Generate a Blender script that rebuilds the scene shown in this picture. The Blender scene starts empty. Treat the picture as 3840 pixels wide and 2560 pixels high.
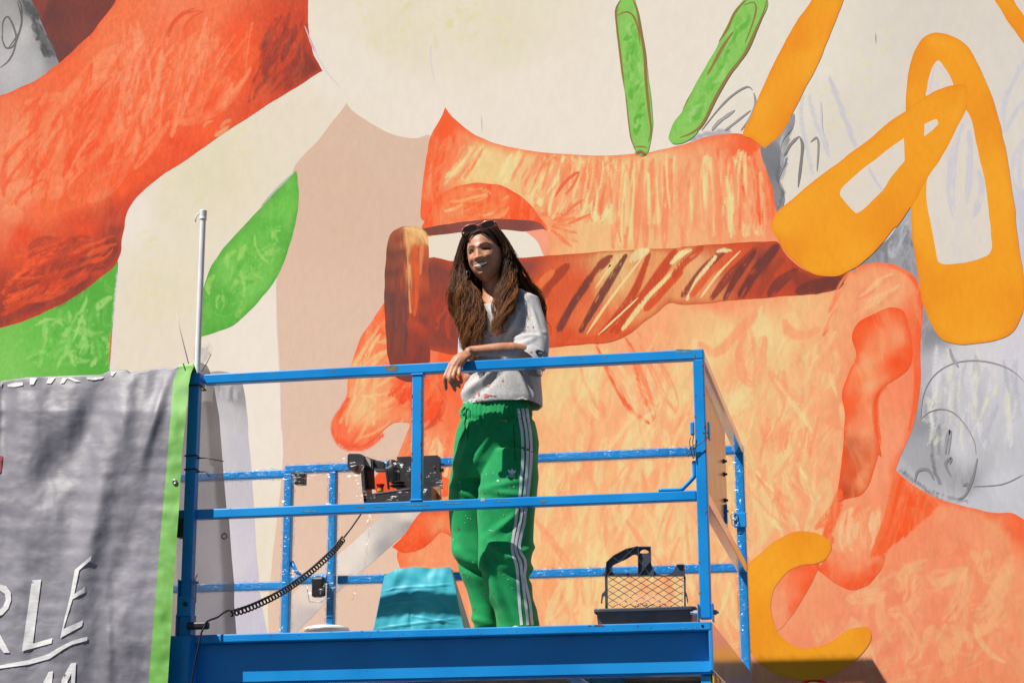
import bpy, bmesh, math, random
import numpy as np
from mathutils import Vector, Matrix, Euler, noise as mnoise
from mathutils.geometry import delaunay_2d_cdt
from mathutils.bvhtree import BVHTree
S = bpy.context.scene
COL = S.collection
rnd = random.Random(7)

# ------------------------------------------------------------------ camera, sky, sun, exposure
CAM = Vector((0.70, -7.80, -0.945))
YAW, PITCH, ROLL = math.radians(-10.80), math.radians(14.93), math.radians(-0.21)
LENS = 70.0
cam_d = bpy.data.cameras.new('camera'); cam_d.lens = LENS; cam_d.sensor_width = 36.0
cam_d.clip_start = 0.1; cam_d.clip_end = 2000
cam = bpy.data.objects.new('camera', cam_d); COL.objects.link(cam); S.camera = cam
_f = Vector((math.sin(YAW)*math.cos(PITCH), math.cos(YAW)*math.cos(PITCH), math.sin(PITCH)))
_r0 = Vector((math.cos(YAW), -math.sin(YAW), 0)); _u0 = _r0.cross(_f)
_r = _r0*math.cos(ROLL) + _u0*math.sin(ROLL); _u = -_r0*math.sin(ROLL) + _u0*math.cos(ROLL)
M = Matrix((( _r.x, _u.x, -_f.x), (_r.y, _u.y, -_f.y), (_r.z, _u.z, -_f.z))).to_4x4()
M.translation = CAM; cam.matrix_world = M
FPX = LENS/36.0*3840

SUN = Vector((0.455, 0.395, -0.80)).normalized()          # the way the sunlight travels
sl = bpy.data.lights.new('sun', 'SUN'); sl.energy = 5.0; sl.angle = math.radians(0.53); sl.color = (1.0, 0.945, 0.87)
so = bpy.data.objects.new('sun', sl); COL.objects.link(so); so.location = (-6, -8, 12)
so.rotation_euler = SUN.to_track_quat('-Z', 'Y').to_euler()
w = bpy.data.worlds.new('World'); S.world = w; w.use_nodes = True
nt = w.node_tree; bg = nt.nodes['Background']; sky = nt.nodes.new('ShaderNodeTexSky')
sky.sky_type = 'NISHITA'; sky.sun_disc = False; sky.sun_elevation = math.asin(-SUN.z)
sky.sun_rotation = math.atan2(-SUN.x, -SUN.y); sky.altitude = 50; sky.air_density = .55; sky.dust_density = .15
nt.links.new(sky.outputs[0], bg.inputs[0]); bg.inputs[1].default_value = 0.05
S.view_settings.view_transform = 'Standard'; S.view_settings.look = 'None'
S.view_settings.exposure = 0.38; S.view_settings.gamma = 1.0; S.view_settings.use_curve_mapping = False
S.render.engine = 'CYCLES'
S.cycles.use_denoising = True
S.cycles.transparent_max_bounces = 96; S.cycles.max_bounces = 8
S.cycles.sample_clamp_indirect = 6.0

# ------------------------------------------------------------------ measuring helpers
def ray(x, y):
    return _f + _r*((x-1920)/FPX) - _u*((y-1280)/FPX)
def at(x, y, Y):                     # survey: a mark sighted at (x, y), standing at depth Y -> metres
    d = ray(x, y); return CAM + d*((Y-CAM.y)/d.y)
def atx(x, y, Y): return at(x, y, Y).x
def atz(x, y, Y): return at(x, y, Y).z

def lin(c, k=1.0):
    o = []
    for v in c[:3]:
        v = v/255.0
        o.append(k*(v/12.92 if v <= .04045 else ((v+.055)/1.055)**2.4))
    return tuple(o)

# ------------------------------------------------------------------ materials
MATS = {}
class NB:
    def __init__(s, name):
        s.m = bpy.data.materials.new(name); s.m.use_nodes = True; s.t = s.m.node_tree
        s.p = s.t.nodes['Principled BSDF']; s.out = s.t.nodes['Material Output']
    def n(s, typ, **kw):
        nd = s.t.nodes.new('ShaderNode'+typ)
        for k, v in kw.items():
            if k.startswith('i_'):
                nd.inputs[k[2:].replace('_', ' ')].default_value = v
            else: setattr(nd, k, v)
        return nd
    def l(s, a, b): s.t.links.new(a, b)
    def coord(s, scale=(1,1,1), rot=(0,0,0), loc=(0,0,0), kind='Object'):
        tc = s.n('TexCoord'); mp = s.n('Mapping')
        mp.inputs['Scale'].default_value = scale; mp.inputs['Rotation'].default_value = rot; mp.inputs['Location'].default_value = loc
        s.l(tc.outputs[kind], mp.inputs['Vector']); return mp.outputs[0]
    def noise(s, vec, scale, detail=3, rough=.55, dist=0.0):
        nd = s.n('TexNoise'); nd.inputs['Scale'].default_value = scale; nd.inputs['Detail'].default_value = detail
        nd.inputs['Roughness'].default_value = rough; nd.inputs['Distortion'].default_value = dist
        if vec is not None: s.l(vec, nd.inputs['Vector'])
        return nd.outputs['Fac']
    def ramp(s, fac, a, b, va=0.0, vb=1.0):
        nd = s.n('MapRange', interpolation_type='SMOOTHSTEP')
        for k, v in zip((1,2,3,4), (a,b,va,vb)): nd.inputs[k].default_value = v
        s.l(fac, nd.inputs[0]); return nd.outputs[0]
    def mix(s, fac, a, b, blend='MIX'):
        nd = s.n('Mix', data_type='RGBA', blend_type=blend)
        for k, v in ((0,fac),(6,a),(7,b)):
            if isinstance(v, (int,float)): nd.inputs[k].default_value = v
            elif isinstance(v, tuple): nd.inputs[k].default_value = (*v[:3],1)
            else: s.l(v, nd.inputs[k])
        return nd.outputs[2]
    def math(s, op, a, b=None):
        nd = s.n('Math', operation=op)
        for k, v in ((0,a),(1,b)):
            if v is None: continue
            if isinstance(v,(int,float)): nd.inputs[k].default_value = v
            else: s.l(v, nd.inputs[k])
        return nd.outputs[0]
    def bump(s, h, strength=.3, dist=.002):
        b = s.n('Bump'); b.inputs['Strength'].default_value = strength; b.inputs['Distance'].default_value = dist
        s.l(h, b.inputs['Height']); s.l(b.outputs[0], s.p.inputs['Normal'])
    def set(s, **kw):
        for k, v in kw.items():
            i = s.p.inputs[k.replace('_',' ')]
            if hasattr(v, 'is_linked') or isinstance(v, bpy.types.NodeSocket): s.l(v, i)
            elif isinstance(v, tuple): i.default_value = (*v[:3],1) if len(i.default_value)==4 else v
            else: i.default_value = v
        return s

def simple(name, c, rough=.5, metal=0.0, var=.12, scale=30, bump=0.0, spec=.5, coat=0.0):
    if name in MATS: return MATS[name]
    b = NB(name); v = b.coord()
    f = b.noise(v, scale, 4)
    c2 = tuple(x*(1-var*1.6) for x in c); c3 = tuple(min(1,x*(1+var)) for x in c)
    b.set(Base_Color=b.mix(b.ramp(f,.3,.7), c2, c3), Roughness=rough, Metallic=metal, Specular_IOR_Level=spec, Coat_Weight=coat, Coat_Roughness=.15)
    if bump: b.bump(b.noise(v, scale*3, 3), bump, .003)
    MATS[name] = b.m; return b.m

def blue_paint():
    b = NB('blue_paint'); v = b.coord()
    big = b.noise(v, 3.0, 3); fine = b.noise(v, 60, 5, .65); st = b.noise(b.coord((2,30,30)), 6, 4)
    base = b.mix(b.ramp(big,.3,.7), lin((18,136,214)), lin((30,152,228)))
    base = b.mix(b.math('MULTIPLY', b.ramp(st,.62,.75), .35), base, lin((90,130,140)))
    chip = b.math('MULTIPLY', b.ramp(fine,.66,.70), b.ramp(b.noise(v, 5, 2),.50,.62))
    base = b.mix(chip, base, lin((70,66,60)))
    rust = b.ramp(b.noise(v, 17, 5, .7),.73,.77)
    base = b.mix(rust, base, lin((110,74,52)))
    b.set(Base_Color=base, Roughness=b.ramp(big,.2,.8,.22,.42), Specular_IOR_Level=.28, Coat_Weight=.06, Coat_Roughness=.15)
    b.bump(b.math('SUBTRACT', b.noise(v,14,3), b.math('MULTIPLY',chip,.5)), .12, .002)
    return b.m
BLUE = blue_paint()
def bare(name, c, rough, metal=0.0, **k): return simple(name, c, rough, metal, **k)
STEEL = bare('galvanised_steel', (.42,.42,.41), .38, .9, var=.2, scale=60)
BLACK = bare('black_plastic', (.012,.012,.014), .42, var=.3, scale=50)
RUBBER = bare('black_rubber', (.010,.010,.010), .5, var=.3, scale=80)
WHITE_PL = bare('white_plastic', (.80,.80,.80), .35, var=.04, scale=12)

# ------------------------------------------------------------------ mesh helpers
def link(name, me, parent=None, mat=None, smooth=False):
    o = bpy.data.objects.new(name, me); COL.objects.link(o)
    if parent is not None: o.parent = parent
    if mat is not None:
        if isinstance(mat,(list,tuple)):
            for m in mat: me.materials.append(m)
        else: me.materials.append(mat)
    if smooth: me.polygons.foreach_set('use_smooth', [True]*len(me.polygons))
    return o
def tag(o, label=None, cat=None, group=None, kind=None):
    for k, v in (('label',label),('category',cat),('group',group),('kind',kind)):
        if v: o[k] = v
    return o
def empty(name, loc=(0,0,0)):
    o = bpy.data.objects.new(name, None); COL.objects.link(o); o.location = loc; o.empty_display_size = .1
    return o
def reparent(o, p):
    """parent o keeping world position (the parent only carries a location)"""
    o.parent = p; o.matrix_parent_inverse = Matrix.Translation(p.location).inverted(); return o

class MB:
    """collects quads/tris into one mesh"""
    def __init__(s): s.v = []; s.f = []
    def add(s, vs, fs):
        k = len(s.v); s.v += [tuple(v) for v in vs]; s.f += [tuple(i+k for i in f) for f in fs]; return s
    def box(s, x0,x1,y0,y1,z0,z1, bev=.003):
        return s.hexa([(x0,y0,z0),(x1,y0,z0),(x1,y1,z0),(x0,y1,z0),(x0,y0,z1),(x1,y0,z1),(x1,y1,z1),(x0,y1,z1)])
    def hexa(s, c):
        return s.add(c, [(0,3,2,1),(4,5,6,7),(0,1,5,4),(1,2,6,5),(2,3,7,6),(3,0,4,7)])
    def tube(s, pts, r, n=8, cap=True, closed=False):
        pts = [Vector(p) for p in pts]; m = len(pts)
        rs = r if isinstance(r,(list,tuple)) else [r]*m
        k0 = len(s.v); up = Vector((0.13,0.31,1)).normalized(); prev = None
        for i, p in enumerate(pts):
            if closed: t = (pts[(i+1)%m]-pts[i-1]).normalized()
            else: t = (pts[min(i+1,m-1)]-pts[max(i-1,0)]).normalized()
            if prev is None:
                a = t.orthogonal().normalized() if abs(t.dot(up))>.95 else (up-t*up.dot(t)).normalized()
            else:
                a = prev-t*prev.dot(t); a = a.normalized() if a.length>1e-6 else t.orthogonal().normalized()
            prev = a; b = t.cross(a)
            for j in range(n):
                q = 2*math.pi*j/n; s.v.append(tuple(p+(a*math.cos(q)+b*math.sin(q))*rs[i]))
        for i in range(m if closed else m-1):
            for j in range(n):
                i2 = (i+1)%m
                s.f.append((k0+i*n+j, k0+i*n+(j+1)%n, k0+i2*n+(j+1)%n, k0+i2*n+j))
        if cap and not closed:
            s.f.append(tuple(k0+j for j in range(n))[::-1]); s.f.append(tuple(k0+(m-1)*n+j for j in range(n)))
        return s
    def mesh(s, name):
        me = bpy.data.meshes.new(name); me.from_pydata(s.v, [], s.f); me.update(); return me
    def build(s, name, mat, parent=None, smooth=False, bevel=0.0, seg=2):
        me = s.mesh(name)
        if bevel:
            bm = bmesh.new(); bm.from_mesh(me)
            es = [e for e in bm.edges if len(e.link_faces)==2 and e.calc_face_angle(0)>.6]
            bmesh.ops.bevel(bm, geom=es, offset=bevel, segments=seg, affect='EDGES', profile=.5, clamp_overlap=True)
            bm.to_mesh(me); bm.free()
        o = link(name, me, None, mat, smooth)
        if parent is not None: reparent(o, parent)
        return o
def box(name, x0,x1,y0,y1,z0,z1, mat, parent=None, bevel=.004):
    return MB().box(min(x0,x1),max(x0,x1),min(y0,y1),max(y0,y1),min(z0,z1),max(z0,z1)).build(name, mat, parent, bevel=bevel)

def catmull(P, n=6, closed=True):
    out = []; N = len(P)
    rng = range(N) if closed else range(N-1)
    for i in rng:
        p0,p1,p2,p3 = (P[(i-1)%N],P[i],P[(i+1)%N],P[(i+2)%N]) if closed else (P[max(i-1,0)],P[i],P[i+1],P[min(i+2,N-1)])
        if p1 == p2: continue
        for k in range(n):
            t = k/n; t2=t*t; t3=t2*t
            out.append(tuple(.5*((2*b)+(-a+c)*t+(2*a-5*b+4*c-d)*t2+(-a+3*b-3*c+d)*t3) for a,b,c,d in zip(p0,p1,p2,p3)))
    if not closed: out.append(tuple(P[-1]))
    return out

def color_attr(me, cols, name='Col'):
    ca = me.color_attributes.new(name, 'FLOAT_COLOR', 'POINT')
    a = np.ones((len(me.vertices),4), np.float32); c = np.asarray(cols, np.float32); a[:, :c.shape[1]] = c
    ca.data.foreach_set('color', a.ravel())

# ------------------------------------------------------------------ ground and wall
GZ = -2.55                              # the yard, below the raised platform
YW = 2.60                               # face of the painted wall
gb = NB('yard_paving'); v = gb.coord()
gb.set(Base_Color=gb.mix(gb.ramp(gb.noise(v,1.3,5),.3,.7), (.036,.036,.036), (.058,.057,.055)), Roughness=.9)
gb.bump(gb.noise(v,40,4), .3, .004)
g = MB().add([(-300,-300,GZ),(300,-300,GZ),(300,300,GZ),(-300,300,GZ)], [(0,1,2,3)]).build('ground', gb.m)
tag(g, kind='structure')

wb = NB('cream_wall_paint'); v = wb.coord()
br = wb.noise(wb.coord((1,1,5), (0,.35,0)), 9, 5, .6)
n1 = wb.noise(v, .9, 3); n2 = wb.noise(wb.coord((1,1,1.6),(0,.5,0)), 9, 3, .5, .4)
base = wb.mix(wb.ramp(n1,.35,.62), lin((236,222,206)), lin((229,218,190)))
base = wb.mix(wb.math('MULTIPLY', wb.ramp(n2,.66,.74), wb.ramp(n1,.42,.58)), base, lin((226,219,158)))
base = wb.mix(wb.math('MULTIPLY', wb.ramp(wb.noise(v,.55,2),.48,.62), .55), base, lin((232,216,208)))
wb.set(Base_Color=base, Roughness=.72, Specular_IOR_Level=.25)
wb.bump(wb.math('ADD', wb.math('MULTIPLY', br, .6), wb.ramp(wb.noise(wb.coord((1,1,9),(0,.2,0)),5,2),.70,.74)), .35, .003)
WALLP = wb.m
wall = MB().box(-9,7,YW,YW+.35,GZ,8.5).build('mural_wall', WALLP)
tag(wall, 'tall wall painted with a huge mural of an orange face with glasses and yellow clips', 'wall', kind='thing')

# ---- mural: flat painted shapes, traced in wall metres, one sheet of paint over another
SC = 1280/2352
OR = {1:(0,0),2:(1280,0),3:(2560,0),4:(0,853),5:(1280,853),6:(2560,853),7:(0,1706),8:(1280,1706),9:(2560,1706)}
def T(c, *pts):
    ox, oy = OR[c]; return [(ox+x*SC, oy+y*SC) for x, y in pts]
LAYER = [0]
_h = [at(x,y,YW) for x,y in ((0,0),(1,0))]
def wp(p, k=None, extra=0.0):
    q = at(p[0], p[1], YW); q.y = YW-.0006-0.00005*(LAYER[0] if k is None else k)-extra; return q

def paint_mat(name, alt=None, amt=.5, scale=6, stretch=4, ang=0.0, dist=.6, lo=.5, hi=.65, var=.12, bump=.05):
    b = NB(name)
    a = b.n('Attribute', attribute_name='Col')
    v = b.coord((1,1,1), (0,0,0)); vs = b.coord((stretch,1,1), (0,math.radians(ang),0))
    f = b.noise(vs, scale, 4, .6, dist); fine = b.noise(vs, scale*4.5, 4, .6, dist*.5)
    c = a.outputs['Color']
    if alt is not None: c = b.mix(b.math('MULTIPLY', b.ramp(f,lo,hi), amt*.34), c, lin(alt))
    c = b.mix(1.0, c, b.mix(b.ramp(fine,.3,.7), (1-var*.55,)*3, (1+var*.55,)*3), 'MULTIPLY')
    b.set(Base_Color=c, Roughness=.68, Specular_IOR_Level=.12)
    b.bump(b.math('ADD', fine, b.noise(vs, scale*14, 3)), bump, .002)
    return b.m
def inside_np(P, poly):
    x, y = P[:,0], P[:,1]; r = np.zeros(len(P), bool); px = np.array(poly); n = len(px); j = n-1
    for i in range(n):
        xi, yi = px[i]; xj, yj = px[j]
        cnd = ((yi>y)!=(yj>y)) & (x < (xj-xi)*(y-yi)/((yj-yi) if yj!=yi else 1e-9)+xi); r ^= cnd; j = i
    return r
SHAPES = []
def shape(name, pts, cols, mat, edge=None, step=26, sm=5, wob=1.6, power=3.0, fine=7):
    """a painted patch: outline, colour marks (x, y, rgb) blended between, an optional painted rim (rgb, width, strength)"""
    LAYER[0] += 1; step = fine
    ol = catmull([tuple(p) for p in pts], sm) if sm>1 else [tuple(p) for p in pts]
    ol = [(x+wob*mnoise.noise((x*.02,y*.02,LAYER[0]*3.1))*2, y+wob*mnoise.noise((x*.02,y*.02,9+LAYER[0]*3.1))*2) for x,y in ol]
    dn = []
    for a,b in zip(ol, ol[1:]+ol[:1]):
        L = math.hypot(b[0]-a[0], b[1]-a[1]); k = max(1, int(L/step)) if min(a[0],b[0])>-60 and max(a[0],b[0])<3900 and min(a[1],b[1])>-60 and max(a[1],b[1])<2620 else max(1,int(L/80))
        for i in range(k):
            q = (a[0]+(b[0]-a[0])*i/k, a[1]+(b[1]-a[1])*i/k)
            if not dn or (q[0]-dn[-1][0])**2+(q[1]-dn[-1][1])**2 > (step*.45)**2: dn.append(q)
    ol = dn; A = np.array(ol); x0,y0 = A.min(0); x1,y1 = A.max(0)
    gx, gy = np.meshgrid(np.arange(max(x0,-60),min(x1,3900),step), np.arange(max(y0,-60),min(y1,2620),step)); gx = gx + (np.arange(gx.shape[0])%2)[:,None]*step*.5
    G = np.stack([gx.ravel(),gy.ravel()],1); G = G[inside_np(G, ol)]
    def dist(P):
        # distance to the outline, by buckets
        d = np.full(len(P), 1e3); cell = 60.0; key = {}
        for i,(x,y) in enumerate(A): key.setdefault((int(x//cell),int(y//cell)),[]).append(i)
        ci = (P//cell).astype(int); order = np.lexsort((ci[:,1],ci[:,0])); cs = ci[order]
        brk = np.nonzero(np.any(np.diff(cs,axis=0)!=0,axis=1))[0]+1
        for grp in np.split(order, brk):
            if not len(grp): continue
            c0,c1 = ci[grp[0]]; near = [i for dx in (-1,0,1) for dy in (-1,0,1) for i in key.get((c0+dx,c1+dy),())]
            if near:
                Q = A[near]; d[grp] = np.sqrt(np.min((P[grp][:,None,0]-Q[None,:,0])**2+(P[grp][:,None,1]-Q[None,:,1])**2,1))
        return d
    if len(G): G = G[dist(G)>step*.5]
    V2 = [Vector(p) for p in ol]+[Vector(p) for p in G]
    n = len(ol)
    r = delaunay_2d_cdt(V2, [(i,(i+1)%n) for i in range(n)], [], 1, 1e-6)
    P = np.array([tuple(p) for p in r[0]])
    C = np.array([lin(c[2]) for c in cols]); K = np.array([(c[0],c[1]) for c in cols],float)
    Wj = np.array([[18*VN(P[:,0]*.011,P[:,1]*.011,7+LAYER[0]),18*VN(P[:,0]*.011,P[:,1]*.011,31+LAYER[0])]])[0].T
    cc = np.zeros((len(P),3)); Pw = P+Wj*1.6
    for i in range(0,len(P),20000):
        q = Pw[i:i+20000]; D = np.hypot(q[:,None,0]-K[None,:,0], q[:,None,1]-K[None,:,1])+12
        Wt = 1/D**power; Wt /= Wt.sum(1,keepdims=True); cc[i:i+20000] = Wt@C
    if edge:
        ec, ew, es = edge
        nz = VN(P[:,0]*.02,P[:,1]*.02,LAYER[0])
        t = (np.clip(1-dist(P)/(ew*1.5*(1+.7*nz)),0,1)**1.3*es)[:,None]
        cc = cc*(1-t)+np.array(lin(ec))*t
    me = bpy.data.meshes.new(name)
    W3 = WPN(P); me.from_pydata(W3.tolist(), [], [tuple(f) for f in r[2]]); me.update()
    if me.polygons[0].normal.y > 0: me.flip_normals()
    o = link(name, me, None, mat); o.parent = wall
    SHAPES.append([o, P, cc, P.min(0), P.max(0)])
    return o
_rs = np.random.RandomState(3); _TB = _rs.uniform(-1,1,(256,256))
def VN(x, y, s=0):
    """value noise, -1..1, arrays"""
    x = x+s*17.3; y = y+s*5.7
    xi = np.floor(x).astype(int); yi = np.floor(y).astype(int); fx = x-xi; fy = y-yi; fx = fx*fx*(3-2*fx); fy = fy*fy*(3-2*fy)
    a = _TB[xi%256,yi%256]; b = _TB[(xi+1)%256,yi%256]; c = _TB[xi%256,(yi+1)%256]; d = _TB[(xi+1)%256,(yi+1)%256]
    return (a*(1-fx)+b*fx)*(1-fy)+(c*(1-fx)+d*fx)*fy
def WPN(P):
    d = np.array(_f)[None]+np.array(_r)[None]*((P[:,0:1]-1920)/FPX)-np.array(_u)[None]*((P[:,1:2]-1280)/FPX)
    q = np.array(CAM)[None]+d*((YW-CAM.y)/d[:,1:2]); q[:,1] = YW-.0006-.00006*LAYER[0]; return q

# brush strokes: ribbons of thin paint
STROKES = []
def stroke(pts, wd, c, alpha=.85, dry=.35, taper=.5, sm=4, line=None):
    STROKES.append((catmull([tuple(p) for p in pts], sm, False) if len(pts)>2 else [tuple(pts[0]), tuple(((a+b)/2 for a,b in zip(*pts))), tuple(pts[1])], wd, lin(c), alpha, dry, taper, (wd<15 if line is None else line)))
def UNDER(Q):
    out = np.zeros((len(Q),3))
    for sh in SHAPES:
        if np.any(sh[3]>Q.max(0)) or np.any(sh[4]<Q.min(0)): continue
        lo,hi = Q.min(0)-40,Q.max(0)+40; V = sh[1]; idx = np.nonzero((V[:,0]>lo[0])&(V[:,0]<hi[0])&(V[:,1]>lo[1])&(V[:,1]<hi[1]))[0]
        if not len(idx): continue
        for i,q in enumerate(Q):
            d = (V[idx,0]-q[0])**2+(V[idx,1]-q[1])**2; j = d.argmin()
            if d[j]<81: out[i] = sh[2][idx[j]]
    return out
LINEM = paint_mat('thin_line_paint', None, var=.1, scale=20)
def flush():
    """lay the pending strokes into the paint of every patch below them"""
    global STROKES
    thin = [q[:6] for q in STROKES if q[6]]; STROKES = [q[:6] for q in STROKES if not q[6]]
    if thin:
        LAYER[0] += 1; V_=[]; F_=[]; C_=[]
        for P,wd,c,al,dry,tp in thin:
            Q = np.array(P,float); m = len(Q); tx,ty = np.gradient(Q[:,0]),np.gradient(Q[:,1]); ln = np.hypot(tx,ty)+1e-9
            t_ = np.linspace(0,1,m); hw = wd*.42*(1-.75*np.abs(2*t_-1)**3)*(1+.25*VN(t_*9,t_*0,len(V_)))
            A_ = np.stack([Q[:,0]-ty/ln*hw,Q[:,1]+tx/ln*hw],1); B_ = np.stack([Q[:,0]+ty/ln*hw,Q[:,1]-tx/ln*hw],1)
            k = len(V_); W_ = WPN(np.concatenate([A_,B_])); W_[:,1] -= (len(V_)//2+1)*6e-8; V_ += W_.tolist(); F_ += [(k+i,k+i+1,k+m+i+1,k+m+i) for i in range(m-1)]
            # thin paint: halfway to the colour underneath
            u_ = UNDER(Q); cc = np.array(c)[None]*min(1,al)+u_*(1-min(1,al)); C_ += cc.tolist()+cc.tolist()
        me = bpy.data.meshes.new('painted_lines'); me.from_pydata(V_,[],F_); me.update(); color_attr(me,C_)
        o = link('painted_lines',me,None,LINEM); o.parent = wall; tag(o,kind='stuff')
    for i,(P,wd,c,al,dry,tp) in enumerate(STROKES):
        Q = np.array(P,float); seg = np.hypot(*np.diff(Q,axis=0).T); L = np.concatenate([[0],np.cumsum(seg)])
        n = max(3,int(L[-1]/4)); s = np.linspace(0,L[-1],n); X = np.interp(s,L,Q[:,0]); Y = np.interp(s,L,Q[:,1])
        tx,ty = np.gradient(X),np.gradient(Y); ln = np.hypot(tx,ty)+1e-9; nx,ny = -ty/ln,tx/ln
        lo = np.array([X.min()-wd,Y.min()-wd]); hi = np.array([X.max()+wd,Y.max()+wd]); sd = i*3.7+rnd.random()*40
        for sh in SHAPES:
            if np.any(sh[3]>hi) or np.any(sh[4]<lo): continue
            V = sh[1]; idx = np.nonzero((V[:,0]>lo[0])&(V[:,0]<hi[0])&(V[:,1]>lo[1])&(V[:,1]<hi[1]))[0]
            if not len(idx): continue
            v = V[idx]; best = np.full(len(v),1e9); bi = np.zeros(len(v),int)
            for k in range(0,n,max(1,int(wd*.05))):
                d = (v[:,0]-X[k])**2+(v[:,1]-Y[k])**2; m = d<best; best[m]=d[m]; bi[m]=k
            cr = (v[:,0]-X[bi])*nx[bi]+(v[:,1]-Y[bi])*ny[bi]; along = (v[:,0]-X[bi])*tx[bi]/ln[bi]+(v[:,1]-Y[bi])*ty[bi]/ln[bi]
            u = s[bi]+along; t_ = np.clip(u/L[-1],0,1); over = np.maximum(0,np.maximum(-u,u-L[-1]))
            hw = wd*.5*(1-tp*np.abs(2*t_-1)**2.5)*(1+.12*np.sin(sd+t_*7)); x = np.abs(cr)/np.maximum(hw,1)+over/np.maximum(hw,1)
            rim = np.clip((1.12-x)/.45,0,1); rim = rim*rim*(3-2*rim)
            st = .5+.5*(VN(cr*.28,u*.012,sd)*.7+VN(cr*.09,u*.03,sd+9)*.5); body = np.clip((st-dry*.75)/.22+.35,0,1)
            a = np.clip(al*1.35*rim*body,0,.96)[:,None]
            sh[2][idx] = sh[2][idx]*(1-a)+np.array(c)[None]*a
    STROKES = []
def finish_mural():
    for o,P,cc,_,_ in SHAPES: color_attr(o.data, np.clip(cc,0,1))
def scatter(poly, n, ang, length, wd, cols, alpha=.6, dry=.45, seed=1, bend=.25, jit=14):
    r = random.Random(seed); A=np.array(poly); x0,y0=A.min(0); x1,y1=A.max(0); k=0; tries=0
    while k<n and tries<n*30:
        tries+=1; x=r.uniform(x0,x1); y=r.uniform(y0,y1)
        a=(ang(x,y) if callable(ang) else ang)+r.gauss(0,jit); a=math.radians(a); L=length*r.uniform(.5,1.5)*.5
        dx,dy=math.cos(a)*L,-math.sin(a)*L
        if not inside_np(np.array([[x,y],[x+dx,y+dy],[x-dx,y-dy]]),poly).all(): continue
        bx=r.uniform(-bend,bend)*L
        stroke([(x-dx,y-dy),(x-dx*.4-dy*bx/L,y-dy*.4+dx*bx/L),(x+dx*.4-dy*bx/L,y+dy*.4+dx*bx/L),(x+dx,y+dy)], wd*r.uniform(.5,1.5), r.choice(cols), alpha*r.uniform(.6,1.1), dry*r.uniform(.6,1.4), line=False)
        k+=1

# ---- the mural's shapes, back to front
OR1,OR2,OR3 = (250,92,44),(247,120,70),(246,150,100)
PEACH,YEL,BRN,DBR = (250,172,124),(240,212,146),(136,72,58),(112,62,54)
# cream ground
shape('painted_cream_ground', [(-60,-60),(3900,-60),(3900,2620),(-60,2620)], [(x,y,c) for x,y,c in ((1500,150,(232,222,196)),(1900,120,(232,223,198)),(2000,350,(240,229,214)),(1350,300,(238,228,212)),(1600,420,(240,229,215)),(2300,480,(240,229,215)),(2600,120,(237,228,213)),(3000,200,(234,227,212)),(3500,100,(222,214,202)),(3700,400,(224,216,206)),(3200,500,(226,218,204)),(750,650,(230,220,190)),(600,780,(232,222,196)),(1100,430,(234,222,200)),(520,800,(240,230,218)),(620,1100,(232,222,194)),(560,1300,(234,222,202)),(950,1250,(241,230,216)),(1000,1500,(241,230,216)),(950,2100,(236,226,204)),(1250,250,(238,228,212)))], paint_mat('cream_paint',(236,226,204),.4,2.5,2.0,20,.5,.45,.65,var=.035,bump=.22), sm=1, wob=0, fine=9)
# beige ground
m_b = paint_mat('beige_paint', (232,202,182), .4, 3, 2.2, 10, .3, var=.04)
shape('painted_beige_ground', [(1297,384)]*2+T(2,(80,765),(250,880),(400,940),(520,952),(625,942))+[(1640,640),(1640,900),(1900,1200),(1900,2600),(1064,2600)]+T(4,(1950,1567),(1922,900),(1910,350))+T(1,(2000,1230),(2200,960),(2352,760)),
      [(1300,700,(222,188,164)),(1200,1300,(226,194,172)),(1300,2200,(230,198,174)),(1450,500,(222,190,168))], m_b, step=70)
# grey wash at the right
m_g = paint_mat('grey_wash_paint', (226,222,226), .55, 4, 3.0, 14, .5, .5,.62, var=.06)
gw = T(6,(1100,340),(1130,260),(1240,220),(1340,150),(1470,0),(1575,-300),(1700,-420),(1900,-200),(2352,-260),(2800,-300),(2800,1100))+T(9,(2700,480),(2352,440),(2150,430),(1800,380),(1500,250),(1350,0))+T(6,(1500,1300),(1600,900),(1620,480),(1500,330),(1350,300))
shape('painted_grey_wash', gw, [(x*SC+2560,y*SC+853,c) for x,y,c in ((1450,150,(132,134,140)),(1600,-100,(176,176,182)),(1680,700,(140,142,148)),(1680,1000,(186,184,190)),(1650,1350,(150,152,158)),(1850,1000,(222,218,220)),(2100,850,(218,214,216)),(2250,1200,(206,205,211)),(1900,1500,(208,207,211)),(1750,1560,(168,168,172)),(1900,1720,(158,158,162)),(2200,1800,(208,207,213)),(2000,1900,(200,200,206)),(1700,1880,(190,190,196)),(2000,0,(218,214,222)),(2352,900,(216,212,222)))], m_g, step=34)
# lower-left: grey column with rounded head
shape('painted_grey_column', T(4,(1310,1200),(1330,1080),(1400,1010),(1500,990),(1600,1005),(1660,1060),(1690,1180),(1712,1400),(1725,1567))+T(7,(1765,600),(1800,1000),(1850,1568),(1300,1600),(1220,800),(1250,0)),
      [(x*SC,y*SC+853,c) for x,y,c in ((1400,820,(186,180,176)),(1560,1090,(160,156,156)),(1640,1130,(150,148,150)),(1560,1250,(200,196,196)),(1700,1500,(198,194,202)),(1480,1450,(210,206,206)),(1600,2300,(214,208,214)),(1780,2500,(204,198,210)))], paint_mat('grey_column_paint',(226,222,222),.5,5,3.5,3,.4,var=.05), step=30)
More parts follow.
